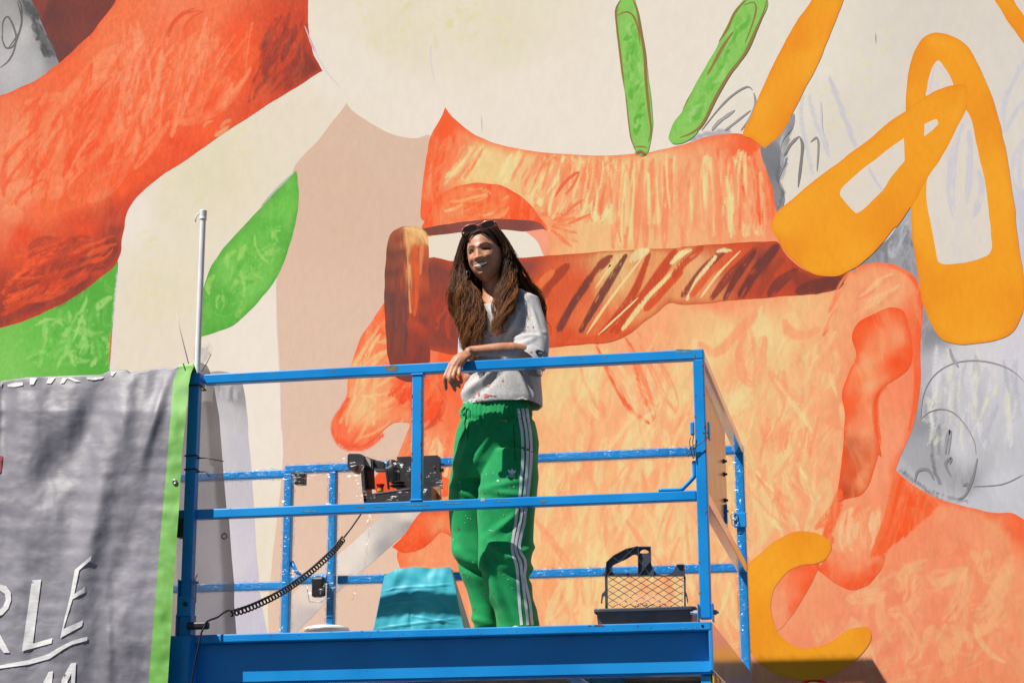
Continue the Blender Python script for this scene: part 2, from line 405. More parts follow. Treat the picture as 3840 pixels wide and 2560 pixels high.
# top-left corner
shape('painted_grey_corner', T(1,(-200,-200),(150,-150),(220,0),(405,430),(430,480),(270,560),(130,630),(-200,720)), [(x*SC,y*SC,c) for x,y,c in ((200,60,(104,104,106)),(300,250,(150,150,152)),(130,250,(196,194,192)),(40,80,(170,168,166)),(60,450,(196,192,194)),(250,450,(186,184,186)),(380,430,(140,140,142)))], paint_mat('grey_corner_paint',(150,150,150),.4,7,3,-30,.8,.55,.7,var=.1))
shape('painted_maroon_wedge', T(1,(220,0),(405,430),(430,450),(520,355),(640,240),(760,100),(860,-60),(900,-250),(150,-250)), [(x*SC,y*SC,c) for x,y,c in ((350,80,(104,56,52)),(600,60,(122,58,50)),(450,330,(112,62,58)),(280,60,(140,66,56)),(550,250,(128,62,54)))], paint_mat('maroon_paint',(158,66,50),.45,5,4,-15,1.2,var=.14))
LG1,LG2,LG3=(112,196,76),(88,176,62),(150,212,110)
m_leaf = paint_mat('leaf_green_paint',(152,210,110),.62,7,1.6,25,1.8,.5,.62,var=.10)
shape('painted_leaf', T(4,(-250,640),(0,670),(300,560),(600,390),(790,240),(815,280),(800,450),(775,700),(760,1000),(750,1300),(-250,1400)), [(x*SC,y*SC+853,c) for x,y,c in ((700,500,LG2),(300,800,LG1),(600,850,LG2),(100,950,(130,202,92)),(400,700,(98,186,70)))], m_leaf)
shape('painted_leaf', T(1,(2040,1178),(2040,1178),(2058,1300),(2055,1420),(2030,1567))+T(4,(1990,140),(1910,340),(1780,510),(1650,640),(1540,705),(1385,752),(1385,752),(1375,600),(1400,430),(1450,280),(1520,170),(1640,30))+T(1,(1830,1400),(1950,1260)), [(x*SC,y*SC+853,c) for x,y,c in ((1950,-150,LG1),(1700,200,LG1),(1550,450,LG2),(1650,350,(130,204,92)),(1900,50,(98,184,68)),(1500,650,(96,182,68)))], m_leaf, edge=((78,160,58),22,.6))
# the big orange arm
m_arm = paint_mat('orange_arm_paint',(250,140,92),.34,4.2,2.0,18,1.4,.5,.68,var=.16)
shape('painted_orange_arm', T(1,(2125,-250),(2125,0),(2125,180),(2140,290),(2175,400),(2222,488),(2222,488),(2000,630),(1800,750),(1500,950),(1300,1090),(1100,1220),(960,1340),(890,1430),(860,1510),(855,1567))+T(4,(838,100),(835,160),(820,210),(790,265),(720,325),(600,420),(450,510),(300,585),(150,650),(0,692),(-300,760))+T(1,(-300,740),(0,660),(130,610),(270,540),(360,470),(430,420),(520,335),(640,220),(740,90),(800,0),(880,-250)),
   [(x*SC,y*SC,c) for x,y,c in ((900,150,OR2),(860,420,(248,132,88)),(1050,350,(246,124,80)),(700,450,OR2),(500,560,(248,106,60)),(300,700,(244,112,66)),(150,950,(247,140,94)),(80,1250,(248,150,104)),(300,1150,(248,124,76)),(450,1000,(249,120,72)),(700,950,OR1),(950,1000,OR1),(850,1250,OR1),(600,1350,(250,108,60)),(350,1450,(250,112,64)),(1300,300,(250,110,62)),(1500,600,(250,100,54)),(1700,300,(252,92,44)),(1750,550,OR1),(1400,850,(250,96,50)),(1100,700,(248,110,64)),(1920,200,(222,76,42)),(1980,380,(176,66,46)),(2080,120,(206,70,42)),(2150,430,(138,54,44)),(2050,560,(166,60,44)),(1900,640,(206,72,44)),(1750,740,(226,80,44)),(1250,1080,(240,84,44)),(900,1380,(214,72,44)),(1200,60,(247,128,84)),(1500,80,(248,120,74)),(780,1480,(196,70,46)),(820,1620,(160,62,48)),(800,1740,(140,60,50)),(650,1830,(150,60,50)),(400,1760,(220,74,42)),(150,1650,(238,80,40)),(500,1960,(146,62,54)),(250,2080,(140,60,50)),(0,2180,(150,62,50)),(60,1980,(176,62,44)),(300,1900,(190,66,44)),(560,1640,(232,78,42)),(80,1480,(248,140,96)))],
   m_arm, edge=((232,74,36),16,.5), fine=5, power=3.2)
A=T(1,(250,650),(900,250),(1800,150),(1850,600),(900,1200),(500,1450),(0,1500),(0,800))
scatter(A,90,62,210,46,[(252,150,104),(248,110,62),(250,136,88),(251,92,44)],.45,.4,3,.3,22)
scatter(T(1,(820,150),(1150,150),(1150,760),(820,760)),26,94,260,20,[(252,150,108),(236,96,54),(250,160,118)],.6,.55,4,.15,6)
scatter(T(4,(0,150),(800,50),(780,230),(400,480),(0,620)),50,28,220,46,[(170,64,46),(226,78,42),(140,58,48),(240,90,50)],.5,.55,5,.4,20)
stroke(T(1,(1150,260),(1190,170),(1260,100),(1360,70),(1410,80)),20,(232,84,44),.8,.3)
stroke(T(1,(1260,230),(1290,160),(1340,110),(1390,90)),12,(236,88,48),.7,.3)
stroke(T(1,(440,1220),(480,1130),(560,1050),(640,1000),(700,1010)),34,(248,84,40),.7,.35)
for q in ((600,1380,520),(300,1240,700)): pass
scatter(A,150,64,170,20,[(252,150,104),(248,104,56),(250,130,82),(250,86,38),(246,90,46)],.5,.4,103,.15,12)
scatter(T(1,(900,100),(1500,60),(1500,600),(1300,900),(700,900)),60,80,200,18,[(252,156,112),(250,120,72),(248,100,54)],.5,.45,104,.12,10)
scatter(T(4,(0,330),(500,150),(820,40),(810,180),(500,420),(0,620)),80,30,170,20,[(170,64,46),(226,78,42),(140,58,48),(250,96,50),(196,66,42)],.5,.4,105,.15,14)
scatter(T(1,(1850,100),(2110,60),(2180,420),(1900,640),(1700,720)),60,70,150,22,[(150,58,44),(176,62,44),(214,72,40),(130,54,46)],.5,.4,106,.15,14)
# corner scribbles
for pts in (((10,250),(40,330),(100,310),(145,180),(150,60),(120,-20)),((0,470),(60,420),(100,340),(110,240),(60,120),(20,160),(20,280)),((120,10),(150,130),(130,230),(60,330))):
    stroke(T(1,*pts),9,(70,70,72),.75,.45)
scatter(T(1,(150,0),(215,0),(400,430),(330,440)),40,-60,46,20,[(92,92,94),(110,110,112),(74,74,76)],.7,.5,6)
# leaf strokes
scatter(T(4,(100,760),(700,400),(770,400),(740,950),(100,1000)),60,60,80,20,[(150,214,112),(92,180,64),(170,220,120),(120,200,84)],.6,.5,8,.5,40)
scatter(T(4,(1420,640),(1450,350),(1650,100),(1950,-100),(1960,120),(1850,380),(1600,640)),44,55,80,18,[(160,216,104),(92,180,64),(174,220,116),(110,196,80)],.65,.5,9,.6,40)
# outline touches on the cream
LAV=(222,208,222)
stroke(T(4,(830,250),(800,500),(775,800),(765,1000)),16,(236,220,220),.8,.2); stroke(T(4,(770,700),(760,830),(752,960)),7,(222,106,70),.8,.3)
stroke(T(1,(2100,180),(2160,330),(2240,480),(2340,600)),10,LAV,.7,.3); stroke(T(1,(2040,1175),(1900,1310),(1800,1420)),10,LAV,.6,.3)
stroke(T(4,(1905,360),(1912,700),(1930,1000),(1940,1400)),8,(232,212,200),.7,.3)
stroke(T(2,(618,300),(615,420),(640,560)),5,(226,210,222),.7,.3); stroke(T(2,(965,800),(970,915)),4,(196,186,176),.8,.2); stroke(T(3,(1330,230),(1332,305)),4,(110,110,106),.9,.2)
scatter(T(2,(0,0),(1150,0),(1300,330),(700,380),(100,330)),46,80,36,16,[(226,220,150),(230,224,166),(224,216,140)],.3,.3,10,.3,30)
scatter(T(1,(1300,850),(1900,800),(1700,1200),(1350,1560),(1000,1540)),16,30,40,16,[(228,222,160),(224,220,140)],.3,.3,11)
scatter(T(4,(930,0),(1150,0),(1150,1000),(930,1000)),22,20,46,14,[(228,222,150),(230,222,166)],.3,.3,12,.3,10)
scatter(T(3,(1150,100),(1500,100),(1300,800),(950,1050),(900,700)),22,25,50,12,[(230,224,150),(228,222,160)],.35,.3,13,.3,16)
scatter(T(4,(1330,800),(1480,760),(1440,940),(1330,930)),18,50,50,14,[(210,204,200),(176,170,166)],.5,.5,14)
scatter(T(4,(1480,1070),(1660,1070),(1680,1200),(1500,1200)),34,84,60,18,[(140,138,140),(176,172,174),(196,192,194)],.6,.5,15,.2,8)
flush()
# cigarette-like pale tube
shape('painted_pale_tube', [(1640,1890),(1500,1898),(1440,1925),(1400,1963),(1270,2078),(1180,2150),(1080,2260),(1060,2440),(1110,2370),(1270,2215),(1420,2085),(1600,1930)], [(1540,1925,(234,222,208)),(1300,2120,(236,226,212)),(1150,2230,(234,216,200)),(1560,1960,(150,148,150)),(1440,2068,(170,166,166)),(1300,2190,(188,180,176)),(1160,2310,(200,190,184)),(1350,2040,(238,228,216))], paint_mat('pale_tube_paint',(240,230,220),.3,5,3,40,.3,var=.04), fine=4.5)
# the face
NOSE=[(1200+x/1.5686,1100+y/1.5686) for x,y in ((380,50),(300,170),(240,260),(200,370),(170,480),(150,620),(95,710),(68,770),(75,830),(110,880),(170,903),(230,900),(290,875),(350,830),(390,790),(430,760),(480,755),(530,772))]
face = T(2,(718,742),(718,742),(770,810),(850,880),(950,945),(1080,995),(1250,1030),(1450,1058),(1700,1072),(1900,1070),(2020,1062),(2120,1050),(2280,1015))+T(3,(0,1000),(60,975),(150,945),(260,920),(400,925),(480,960),(560,1020),(600,1170),(640,1380),(665,1460))+T(6,(720,60),(900,200),(1150,300),(1200,275),(1290,245),(1370,240),(1450,255),(1540,300),(1600,350),(1635,430),(1652,520),(1645,600),(1635,800),(1640,1000),(1625,1180),(1590,1350),(1550,1467))+T(9,(1500,0),(1470,100),(1470,100),(1520,150),(1640,240),(1800,310),(2000,365),(2150,395),(2260,395),(2352,440),(2700,640),(2700,1800),(1200,1800))+[(1700,2650),(1512,2600)]+T(8,(425,1160),(415,870),(400,760),(385,680),(420,560),(560,400))+[(1470,1880),(1412,1845),(1404,1800),(1420,1772),(1470,1745),(1500,1690),(1518,1640)]+NOSE[::-1]+T(5,(420,300),(575,0))+T(2,(545,1500),(555,1350),(570,1200),(590,1050),(620,930),(670,840))
fc = [(1660,470,OR1),(1640,600,OR1),(1620,760,(250,104,56)),(1740,560,(247,136,86)),(1690,650,(247,152,98)),(1740,640,(241,204,140)),(1650,740,(249,112,62)),(1800,640,YEL),(1870,620,(240,206,142)),(1960,730,(242,196,136)),(2060,790,(246,176,118)),(1950,640,(244,196,136)),(2100,660,(242,204,140)),(2250,620,(240,216,148)),(2330,760,(236,214,142)),(2450,700,(242,196,138)),(2550,700,(246,176,124)),(2680,660,(246,168,118)),(2780,590,(250,104,56)),(2840,560,(250,96,50)),(2870,700,(250,100,54)),(2780,760,(248,150,104)),(2650,780,(246,176,124)),(2240,880,(244,190,130)),(2000,840,(250,146,96)),
  (1320,1420,(246,180,122)),(1400,1300,(250,132,82)),(1450,1200,(251,104,56)),(1350,1560,(244,186,126)),(1300,1640,(250,120,76)),(1260,1580,(250,104,66)),(1330,1670,(250,92,52)),(1430,1480,(248,160,106)),(1500,1440,(250,112,64)),(1560,1450,(250,96,48)),(1640,1420,(250,90,44)),(1620,1560,(246,130,84)),(1700,1560,(250,120,72)),(1720,1420,(250,96,48)),(1560,1680,(246,180,128)),(1600,1750,(248,150,100)),
  (2150,1480,(242,204,142)),(2300,1560,(248,182,126)),(2500,1500,(244,198,136)),(2450,1300,(249,168,118)),(2700,1250,(242,204,140)),(2900,1250,(244,196,136)),(3000,1150,(246,190,130)),(2700,1120,(250,140,96)),(2950,1080,(250,150,106)),(2800,1500,(244,190,132)),(2400,1750,(244,196,134)),(2200,1800,(248,178,122)),(2100,1850,(244,196,136)),(2600,1900,(249,172,122)),(2900,1800,(244,190,134)),(3000,1900,(248,176,124)),(2200,2150,(244,196,134)),(2050,2150,(249,166,112)),(2400,2150,(248,178,122)),(2500,2300,(249,168,116)),(2700,2150,(249,172,120)),
  (1520,2050,(249,140,92)),(1550,2200,(249,150,104)),(1650,2100,(249,152,104)),(1700,2250,(250,150,106)),(1900,2280,(247,178,124)),
  (3300,1100,(246,166,116)),(3360,1010,(250,156,110)),(3430,1200,(246,120,74)),(3300,1700,(249,156,114)),(3250,1800,(249,156,112)),(3380,1400,(248,140,100)),(3440,1300,(250,110,64)),(3300,1950,(250,150,106)),(3400,1850,(250,124,76)),(3500,1900,(248,140,96)),(3600,1950,(246,150,110)),(3750,2000,(244,160,112)),(3500,2200,(245,146,106)),(3700,2300,(244,146,104)),(3300,2350,(246,146,108)),(3100,2450,(248,146,106)),(3600,2500,(243,144,102)),(3830,2200,(244,156,110)),(3830,1970,(250,110,64))]
m_face = paint_mat('face_paint',(242,212,150),.42,3.2,2.6,8,1.1,.5,.64,var=.09)
shape('painted_face', face, fc, m_face, edge=((250,104,56),22,.75), fine=5, power=3.4)
FOR=T(2,(720,1000),(1000,1000),(1300,1060),(1880,1090),(1880,1560),(1400,1500),(1200,1300),(900,1230),(700,1280))
scatter(FOR,110,lambda x,y: 48+30*(x-1700)/500,240,32,[(246,150,100),(248,170,118),(240,216,150),(244,128,80),(238,222,160)],.6,.5,21,.2,8)
scatter(T(2,(600,1050),(750,900),(860,960),(700,1250),(600,1500)),40,66,140,22,[(250,96,48),(250,120,70),(248,140,92)],.6,.5,22,.2,10)
FR=[(2290,590),(2860,560),(2900,800),(2900,900),(2290,930)]
scatter(FR,46,92,300,34,[(249,160,112),(248,150,102),(238,220,152),(246,176,126),(236,222,150)],.7,.35,23,.08,3)
for x in (2300,2345,2385,2420,2490,2560): stroke([(x,930),(x+4,820),(x+14,700),(x+26,600)],30,(248,146,100),.75,.3)
scatter([(2690,560),(2850,560),(2920,860),(2690,880)],50,96,150,30,[(250,100,54),(250,120,74),(250,150,104)],.7,.5,24,.15,8)
stroke(T(2,(1470,1360),(1530,1270),(1600,1205),(1645,1185)),14,(240,90,50),.9,.4); stroke(T(2,(1640,1190),(1590,1290),(1540,1340)),12,(244,104,60),.85,.4)
stroke(T(2,(1540,1480),(1600,1420),(1670,1375)),14,(246,104,60),.8,.45); stroke(T(2,(1560,1545),(1640,1510),(1720,1475)),13,(246,110,66),.8,.45)
stroke(T(2,(1320,1490),(1450,1470),(1560,1480)),18,(250,130,80),.6,.45)
for a_ in range(-40,50,13):
    q=math.radians(a_); x0,y0=2055+14*math.cos(q),842-30*math.sin(q); L=rnd.uniform(70,130); stroke([(x0,y0),(x0+L*.5*math.cos(q),y0-L*.5*math.sin(q)),(x0+L*math.cos(q),y0-L*math.sin(q))],17,(247,112,66),.55,.35,.7,line=False)
scatter(FOR,120,lambda x,y: 46+34*(x-1700)/500,190,17,[(250,140,92),(249,164,114),(240,218,152),(246,126,78),(238,224,162)],.6,.35,121,.12,6)
scatter(FR,80,91,260,16,[(249,152,104),(248,164,116),(238,222,156),(250,136,90)],.6,.35,123,.06,3)
# lower face wandering strokes
LOW=[(2150,1330),(2950,1120),(3150,1250),(3200,1700),(3050,2250),(2700,2450),(1700,2450),(1700,2100),(2060,1700)]
scatter(LOW,90,80,300,95,[(250,168,120),(249,158,112),(241,210,148),(246,190,134),(240,214,152)],.42,.3,31,.35,22)
scatter(LOW,70,84,200,44,[(250,164,116),(241,212,150),(247,182,128)],.42,.45,38,.3,18)
for pts,c in ((((1960,760),(2010,860),(2040,1000),(2090,1180),(2150,1330)),OR2),(((2150,1330),(2160,1270),(2120,1150),(2050,960),(2000,830)),(250,140,92)),(((1760,800),(1800,900),(1890,1090),(1980,1240),(2120,1350)),(244,104,58)),(((2040,720),(2150,860),(2260,1050),(2310,1200),(2300,1280)),(248,150,104)),(((2310,1270),(2230,1170),(2130,960),(2060,810)),(250,156,110))):
    stroke(T(5,*pts),22,c,.75,.4)
for pts in (((120,800),(200,860),(280,830),(380,720),(500,590)),((400,780),(390,900),(420,1020),(490,1060),(540,960),(560,830),(570,760)),((490,620),(420,690),(400,790)),((700,640),(740,720),(840,740),(940,700)),((600,1000),(700,1120),(830,1180),(900,1100))):
    stroke(T(6,*pts),44,(249,162,114),.6,.3)
scatter(T(6,(560,1300),(760,1300),(1000,1420),(1000,1567),(560,1567)),24,84,130,26,[(249,150,104),(248,166,116)],.6,.4,32,.2,6)
scatter(T(9,(480,50),(1000,50),(900,420),(700,520),(480,560)),44,-62,130,18,[(240,216,150),(246,196,140),(249,160,112)],.65,.45,33,.2,8)
scatter(NOSE+[(1560,1500),(1530,1300)],60,lambda x,y: 62 if x<1420 else 30,110,15,[(240,206,144),(250,140,90),(248,160,108),(242,190,130)],.5,.5,34,.2,14)
stroke([(p[0]+12,p[1]) for p in NOSE[5:14]],34,(250,96,52),.8,.35)
scatter([(1540,1340),(1650,1370),(1700,1500),(1660,1620),(1560,1600),(1460,1480)],40,60,110,28,[(250,86,40),(250,110,60),(246,80,40)],.75,.45,35,.3,16)
stroke([(1460,1480),(1520,1420),(1570,1390)],30,(248,92,46),.7,.4); stroke([(1640,1440),(1665,1500),(1640,1570),(1590,1610)],26,(214,78,44),.6,.45)
for a,b in (((1560,1560),(1500,1760)),((1630,1600),(1600,1790)),((1690,1580),(1650,1760))): stroke([a,((a[0]+b[0])/2+8,(a[1]+b[1])/2),b],26,(248,120,72),.7,.4)
scatter([(1500,1680),(1560,1620),(1700,1620),(1700,1850),(1480,1800)],30,76,110,20,[(242,206,150),(250,150,104),(249,110,64)],.6,.45,36,.15,8)
scatter(LOW,190,82,170,24,[(250,160,112),(241,214,152),(247,182,128),(249,150,104),(239,220,158)],.42,.4,138,.2,16)
# shoulder dabs
scatter([(3330,2100),(3450,2050),(3830,2010),(3830,2550),(3000,2550),(3100,2250)],80,66,130,50,[(246,176,124),(248,156,114),(243,138,98),(246,186,132)],.45,.4,37,.3,35)
for pts in (((700,0),(980,400),(1050,560)),((20,0),(330,420),(380,620))): stroke([(2000+x*.5,1950+y*.5) for x,y in pts],30,(249,156,108),.5,.4)
flush()
# mouth
shape('painted_upper_lip', [(1420,1775),(1470,1748),(1560,1750),(1690,1800),(1700,1850),(1600,1870),(1480,1880),(1415,1848),(1404,1805)], [(1450,1800,OR1),(1600,1810,(250,110,60)),(1430,1850,(236,78,36))], m_arm, fine=4.5)
shape('painted_lower_lip', T(8,(540,400),(640,385),(760,395),(770,560),(690,530),(620,590),(560,640),(490,668),(420,670),(350,632),(350,632),(440,540)), [(1480,2060,(248,90,44)),(1540,2000,(250,100,52)),(1640,1950,(250,124,74)),(1650,1990,(240,150,96)),(1580,2030,(246,84,40))], m_arm, edge=((240,80,40),14,.7), fine=4.5)
# eyelid, eye, glasses
m_lid=paint_mat('eyelid_paint',(248,176,116),.6,7,4.5,24,.6,.46,.6,var=.1)
shape('painted_eyelid', T(2,(572,1640),(585,1500),(620,1420),(680,1350),(780,1290),(900,1262),(1000,1262),(1100,1280),(1200,1330),(1290,1400),(1350,1480),(1400,1600),(1000,1640)), [(x*SC+1280,y*SC,c) for x,y,c in ((620,1480,OR1),(750,1340,(250,112,62)),(900,1400,(246,150,94)),(800,1500,(246,144,92)),(1100,1340,(248,110,60)),(1000,1480,(250,104,54)),(1250,1480,(252,88,38)),(1330,1540,(250,86,40)))], m_lid, edge=((248,90,44),24,.85), fine=4.5)
scatter(T(2,(680,1400),(900,1290),(1100,1310),(1240,1420),(1200,1500),(700,1530)),26,20,130,20,[(250,100,50),(246,176,112),(240,200,132),(250,120,66)],.7,.45,41,.25,10)
flush()
shape('painted_eye_white', T(5,(596,60),(596,60),(830,30),(1120,10),(1270,15),(1340,70),(1410,200),(1410,200),(1230,215),(1000,230),(790,240),(598,250),(598,250)), [(1700,900,(236,224,204)),(1980,900,(238,228,212))], paint_mat('eye_white_paint',None,var=.03), step=40, sm=3)
shape('painted_eye_corner', T(5,(1262,22),(1262,22),(1395,12),(1430,90),(1436,190),(1436,190),(1400,198),(1345,90)), [(2030,900,(250,164,132)),(2050,950,(250,150,116))], paint_mat('pink_corner_paint',None,var=.05), fine=4.5)
shape('painted_lash_bar', T(2,(560,1580),(640,1560),(850,1528),(1100,1510),(1250,1515),(1360,1535),(1402,1575))+T(5,(1400,12),(1250,28),(1100,16),(820,36),(585,54),(565,34)), [(1600,860,(124,70,60)),(1760,850,(140,76,66)),(1950,840,(132,70,62)),(2030,860,(150,84,76))], paint_mat('brown_bar_paint',(160,96,84),.4,9,5,5,.5,var=.12), fine=4.5)
m_gl=paint_mat('glasses_brown_paint',(190,70,46),.5,4.5,4.5,3,.7,.52,.68,var=.14)
shape('painted_glasses_temple', T(5,(560,250),(790,235),(1000,225),(1230,210),(1500,190),(1900,160),(2352,140))+T(6,(0,135),(300,110),(590,97),(660,105),(700,170),(760,235),(850,300),(950,335),(1060,335),(1130,300),(1150,295),(1150,295),(1105,380),(1060,428),(900,460),(700,472),(500,490),(200,517),(0,532))+T(5,(2260,520),(2180,585),(2080,655),(2000,725),(1860,790),(1700,802),(1550,817),(1400,832),(1000,858),(780,878),(700,862),(610,838),(560,800)),
   [(x*SC+1280,y*SC+853,c) for x,y,c in ((650,300,(126,68,58)),(700,500,(168,66,50)),(750,700,(140,64,54)),(900,300,(150,64,48)),(1250,240,(150,72,60)),(1300,420,(212,84,44)),(1450,550,(224,92,48)),(1350,740,(232,92,46)),(1600,400,(226,92,50)),(1700,640,(236,120,70)),(1900,300,(236,196,130)),(2000,500,(240,150,92)),(1900,720,(232,104,56)),(2200,350,(238,160,100)),(1600,780,(220,84,42)),(1000,780,(160,66,48)))]+[(x*SC+2560,y*SC+853,c) for x,y,c in ((100,300,(238,176,118)),(200,450,(236,150,96)),(350,200,(224,90,50)),(450,400,(186,70,44)),(550,250,(136,64,52)),(700,330,(206,76,44)),(800,380,(170,66,50)),(950,390,(118,58,50)),(620,430,(200,74,46)),(1080,350,(120,60,52)))],
   m_gl, edge=((206,76,42),20,.7), fine=4.5)
B=(118,62,54)
for a,b,c_,w_,c in (((1500,705),(1600,520),(1730,330),26,B),((1730,330),(1790,260),(1860,200),26,(150,66,50)),((1650,715),(1790,470),(1960,195),24,B),((1390,480),(1450,380),(1560,260),30,(172,66,44)),((1690,735),(1850,500),(2100,175),14,(242,214,150)),((1790,730),(2000,480),(2120,185),24,(196,72,42)),((1860,740),(2100,450),(2300,170),34,(206,74,42)),((1770,740),(1900,620),(2050,480),10,(244,218,156)),((1940,700),(2130,460),(2352,250),22,(240,218,150)),((2100,560),(2230,420),(2340,300),28,(220,84,44)),((2000,230),(2040,190),(2110,160),44,(240,220,156)),((1560,790),(1720,770),(1880,740),20,(226,90,48)),((1830,280),(1860,260),(1750,420),14,(244,206,140)),((1320,460),(1380,380),(1460,300),24,(236,120,66))):
    stroke(T(5,a,b,c_),w_*(1.25 if c[1]<150 else .85),c,.92,.2,.3)
for a,b,w_,c in (((0,470),(300,150),26,(150,70,56)),((30,500),(230,200),22,(244,220,160)),((120,490),(400,160),14,(244,214,150)),((200,490),(500,150),24,(150,66,50)),((-60,330),(130,140),28,(206,78,44)),((-80,250),(60,150),24,(244,224,160)),((290,490),(500,170),22,(120,60,52)),((400,470),(650,130),34,(116,60,52)),((520,470),(690,220),24,(170,70,48)),((240,170),(330,160),18,(246,224,164)),((600,460),(780,300),34,(130,62,52)),((330,180),(60,470),24,(228,98,56)),((760,330),(860,380),40,(150,64,48)),((900,430),(1080,390),40,(118,58,50)),((800,440),(1080,360),36,(120,58,50))):
    m_=((a[0]+b[0])/2-12,(a[1]+b[1])/2-8); stroke(T(6,a,m_,b),w_*(1.25 if c[1]<150 else .85),c,.92,.22,.3)
scatter(T(5,(620,300),(1150,260),(1400,330),(1300,760),(640,800)),44,76,190,22,[(200,72,46),(128,66,56),(226,88,48),(160,62,48)],.55,.55,43,.2,8)
flush()
shape('painted_glasses_rim', T(5,(345,40),(320,100),(305,250),(298,450),(300,600),(310,800),(330,920),(355,1000),(400,1045),(470,1062),(540,1030),(600,950),(612,840),(606,600),(602,350),(604,200),(592,80),(560,15),(500,-6),(430,-8),(380,10)),
   [(x*SC+1280,y*SC+853,c) for x,y,c in ((330,150,(122,66,56)),(330,300,(118,68,60)),(330,500,(112,70,64)),(340,700,(124,66,56)),(370,900,(132,64,54)),(400,150,(126,68,58)),(400,300,(120,68,60)),(410,500,(120,68,60)),(410,700,(140,66,54)),(430,900,(140,62,50)),(460,60,(232,150,90)),(520,40,(238,184,116)),(480,300,(222,110,62)),(530,300,(222,96,52)),(520,500,(218,88,48)),(570,150,(196,84,48)),(585,300,(150,68,52)),(590,500,(140,66,54)),(520,700,(196,74,46)),(480,650,(190,76,48)),(500,850,(160,62,46)),(560,850,(132,62,52)),(460,1000,(122,62,54)),(570,650,(134,62,52)),(390,40,(150,70,54)),(530,980,(122,60,52)))], m_gl, fine=4.5)
stroke(T(5,(445,30),(460,120),(465,300),(472,480),(478,590)),18,(236,180,114),.6,.4); stroke(T(5,(560,80),(552,200),(545,320)),16,(236,150,90),.5,.4)
stroke(T(5,(505,120),(520,260),(515,450),(505,600)),24,(228,96,50),.7,.4); stroke(T(5,(420,40),(440,200),(450,420),(450,700),(440,900)),16,(110,66,60),.7,.4)
stroke(T(5,(440,10),(500,20),(560,50),(590,120)),30,(242,196,128),.85,.35)
scatter(T(5,(310,300),(440,200),(450,950),(340,900)),26,88,170,18,[(108,68,64),(150,70,56),(128,70,60)],.5,.5,44,.1,4)
flush()
# ear
shape('painted_ear_hollow', T(6,(1165,740),(1210,655),(1300,605),(1400,555),(1490,560),(1530,600),(1560,700),(1582,830),(1570,950),(1500,1020),(1400,1090),(1345,1150),(1325,1230),(1340,1400),(1370,1567))+T(9,(1345,0),(1330,60),(1290,190),(1230,270),(1150,295),(1060,325),(1060,325),(1080,170),(1100,0))+T(6,(1110,1400),(1120,1290),(1100,1170),(1110,1090),(1150,990),(1188,910),(1188,850)),
   [(x*SC+2560,y*SC+853,c) for x,y,c in ((1230,720,(250,96,42)),(1320,640,(250,92,40)),(1450,600,(250,110,60)),(1450,760,(248,150,102)),(1350,800,(249,140,90)),(1540,850,(250,100,52)),(1520,970,(250,88,36)),(1300,900,(247,156,106)),(1200,1050,(249,130,80)),(1280,1100,(247,166,116)),(1130,1200,(250,104,54)),(1200,1350,(249,140,94)),(1270,1400,(248,156,108)),(1140,1500,(206,84,46)),(1200,1700,(226,92,46)),(1150,1800,(210,80,40)),(1250,1750,(244,140,90)),(1110,1850,(180,74,44)))], m_face, edge=((248,86,36),20,.8), fine=4.5)
stroke(T(6,(1430,260),(1540,310),(1610,390),(1640,520),(1630,700),(1615,900),(1618,1060),(1600,1230),(1560,1400)),26,(250,104,56),.8,.35)
stroke(T(6,(1060,560),(1020,650),(970,740)),22,(249,120,72),.7,.4); stroke(T(6,(1150,310),(1080,430),(1010,580)),26,(250,140,92),.7,.4)
stroke(T(6,(1400,1095),(1345,1150),(1330,1230),(1335,1350),(1360,1500)),24,(250,98,48),.85,.3)
scatter(T(6,(1200,450),(1400,300),(1530,340),(1560,500),(1300,560),(1150,640)),40,35,120,18,[(246,190,136),(250,140,96),(248,170,124)],.6,.45,51,.15,6)
scatter(T(9,(1080,340),(1400,340),(1370,650),(1060,660),(1030,560)),40,82,110,18,[(248,176,124),(249,140,96),(246,196,144)],.55,.45,52,.2,8)
# jaw and neck shade
stroke(T(9,(1085,250),(1055,380),(1020,480),(980,575)),46,(250,104,54),.8,.2); stroke(T(9,(1050,330),(1000,430),(920,500)),40,(250,124,76),.6,.35); stroke(T(9,(1030,560),(1000,620)),30,(250,104,54),.7,.3)
r=random.Random(5)
for i in range(34):
    t=i/33; x0=1470+t*270; y0=130+t*180; L=560*(1-t)**.9+60
    stroke(T(9,(x0,y0),(x0-L*.10,y0+L*.5),(x0-L*.30+r.uniform(-15,15),y0+L)),34,r.choice([(251,92,40),(250,104,54),(249,116,66)]),.85,.4,.7)
flush()
shape('painted_ear_lobe_shade', T(9,(930,790),(930,790),(985,700),(1010,640),(1060,660),(1110,690),(1160,740),(1250,720),(1390,680),(1390,680),(1385,740),(1360,800),(1290,880),(1230,915),(1180,930),(1100,905),(1020,860)), [(x*SC+2560,y*SC+1706,c) for x,y,c in ((960,790,(250,92,42)),(1000,760,(250,104,56)),(1030,660,(249,142,98)),(1070,690,(249,148,104)),(1110,720,(249,150,106)),(1160,755,(249,150,106)),(1250,735,(249,150,106)),(1330,710,(249,140,96)),(1375,700,(250,110,62)),(1100,830,(250,112,64)),(1200,850,(250,104,54)),(1300,800,(250,100,50)),(1180,915,(248,86,38)),(1090,890,(248,88,40)),(1270,880,(248,88,40)),(1040,740,(249,126,78)))], m_face, fine=4.5)
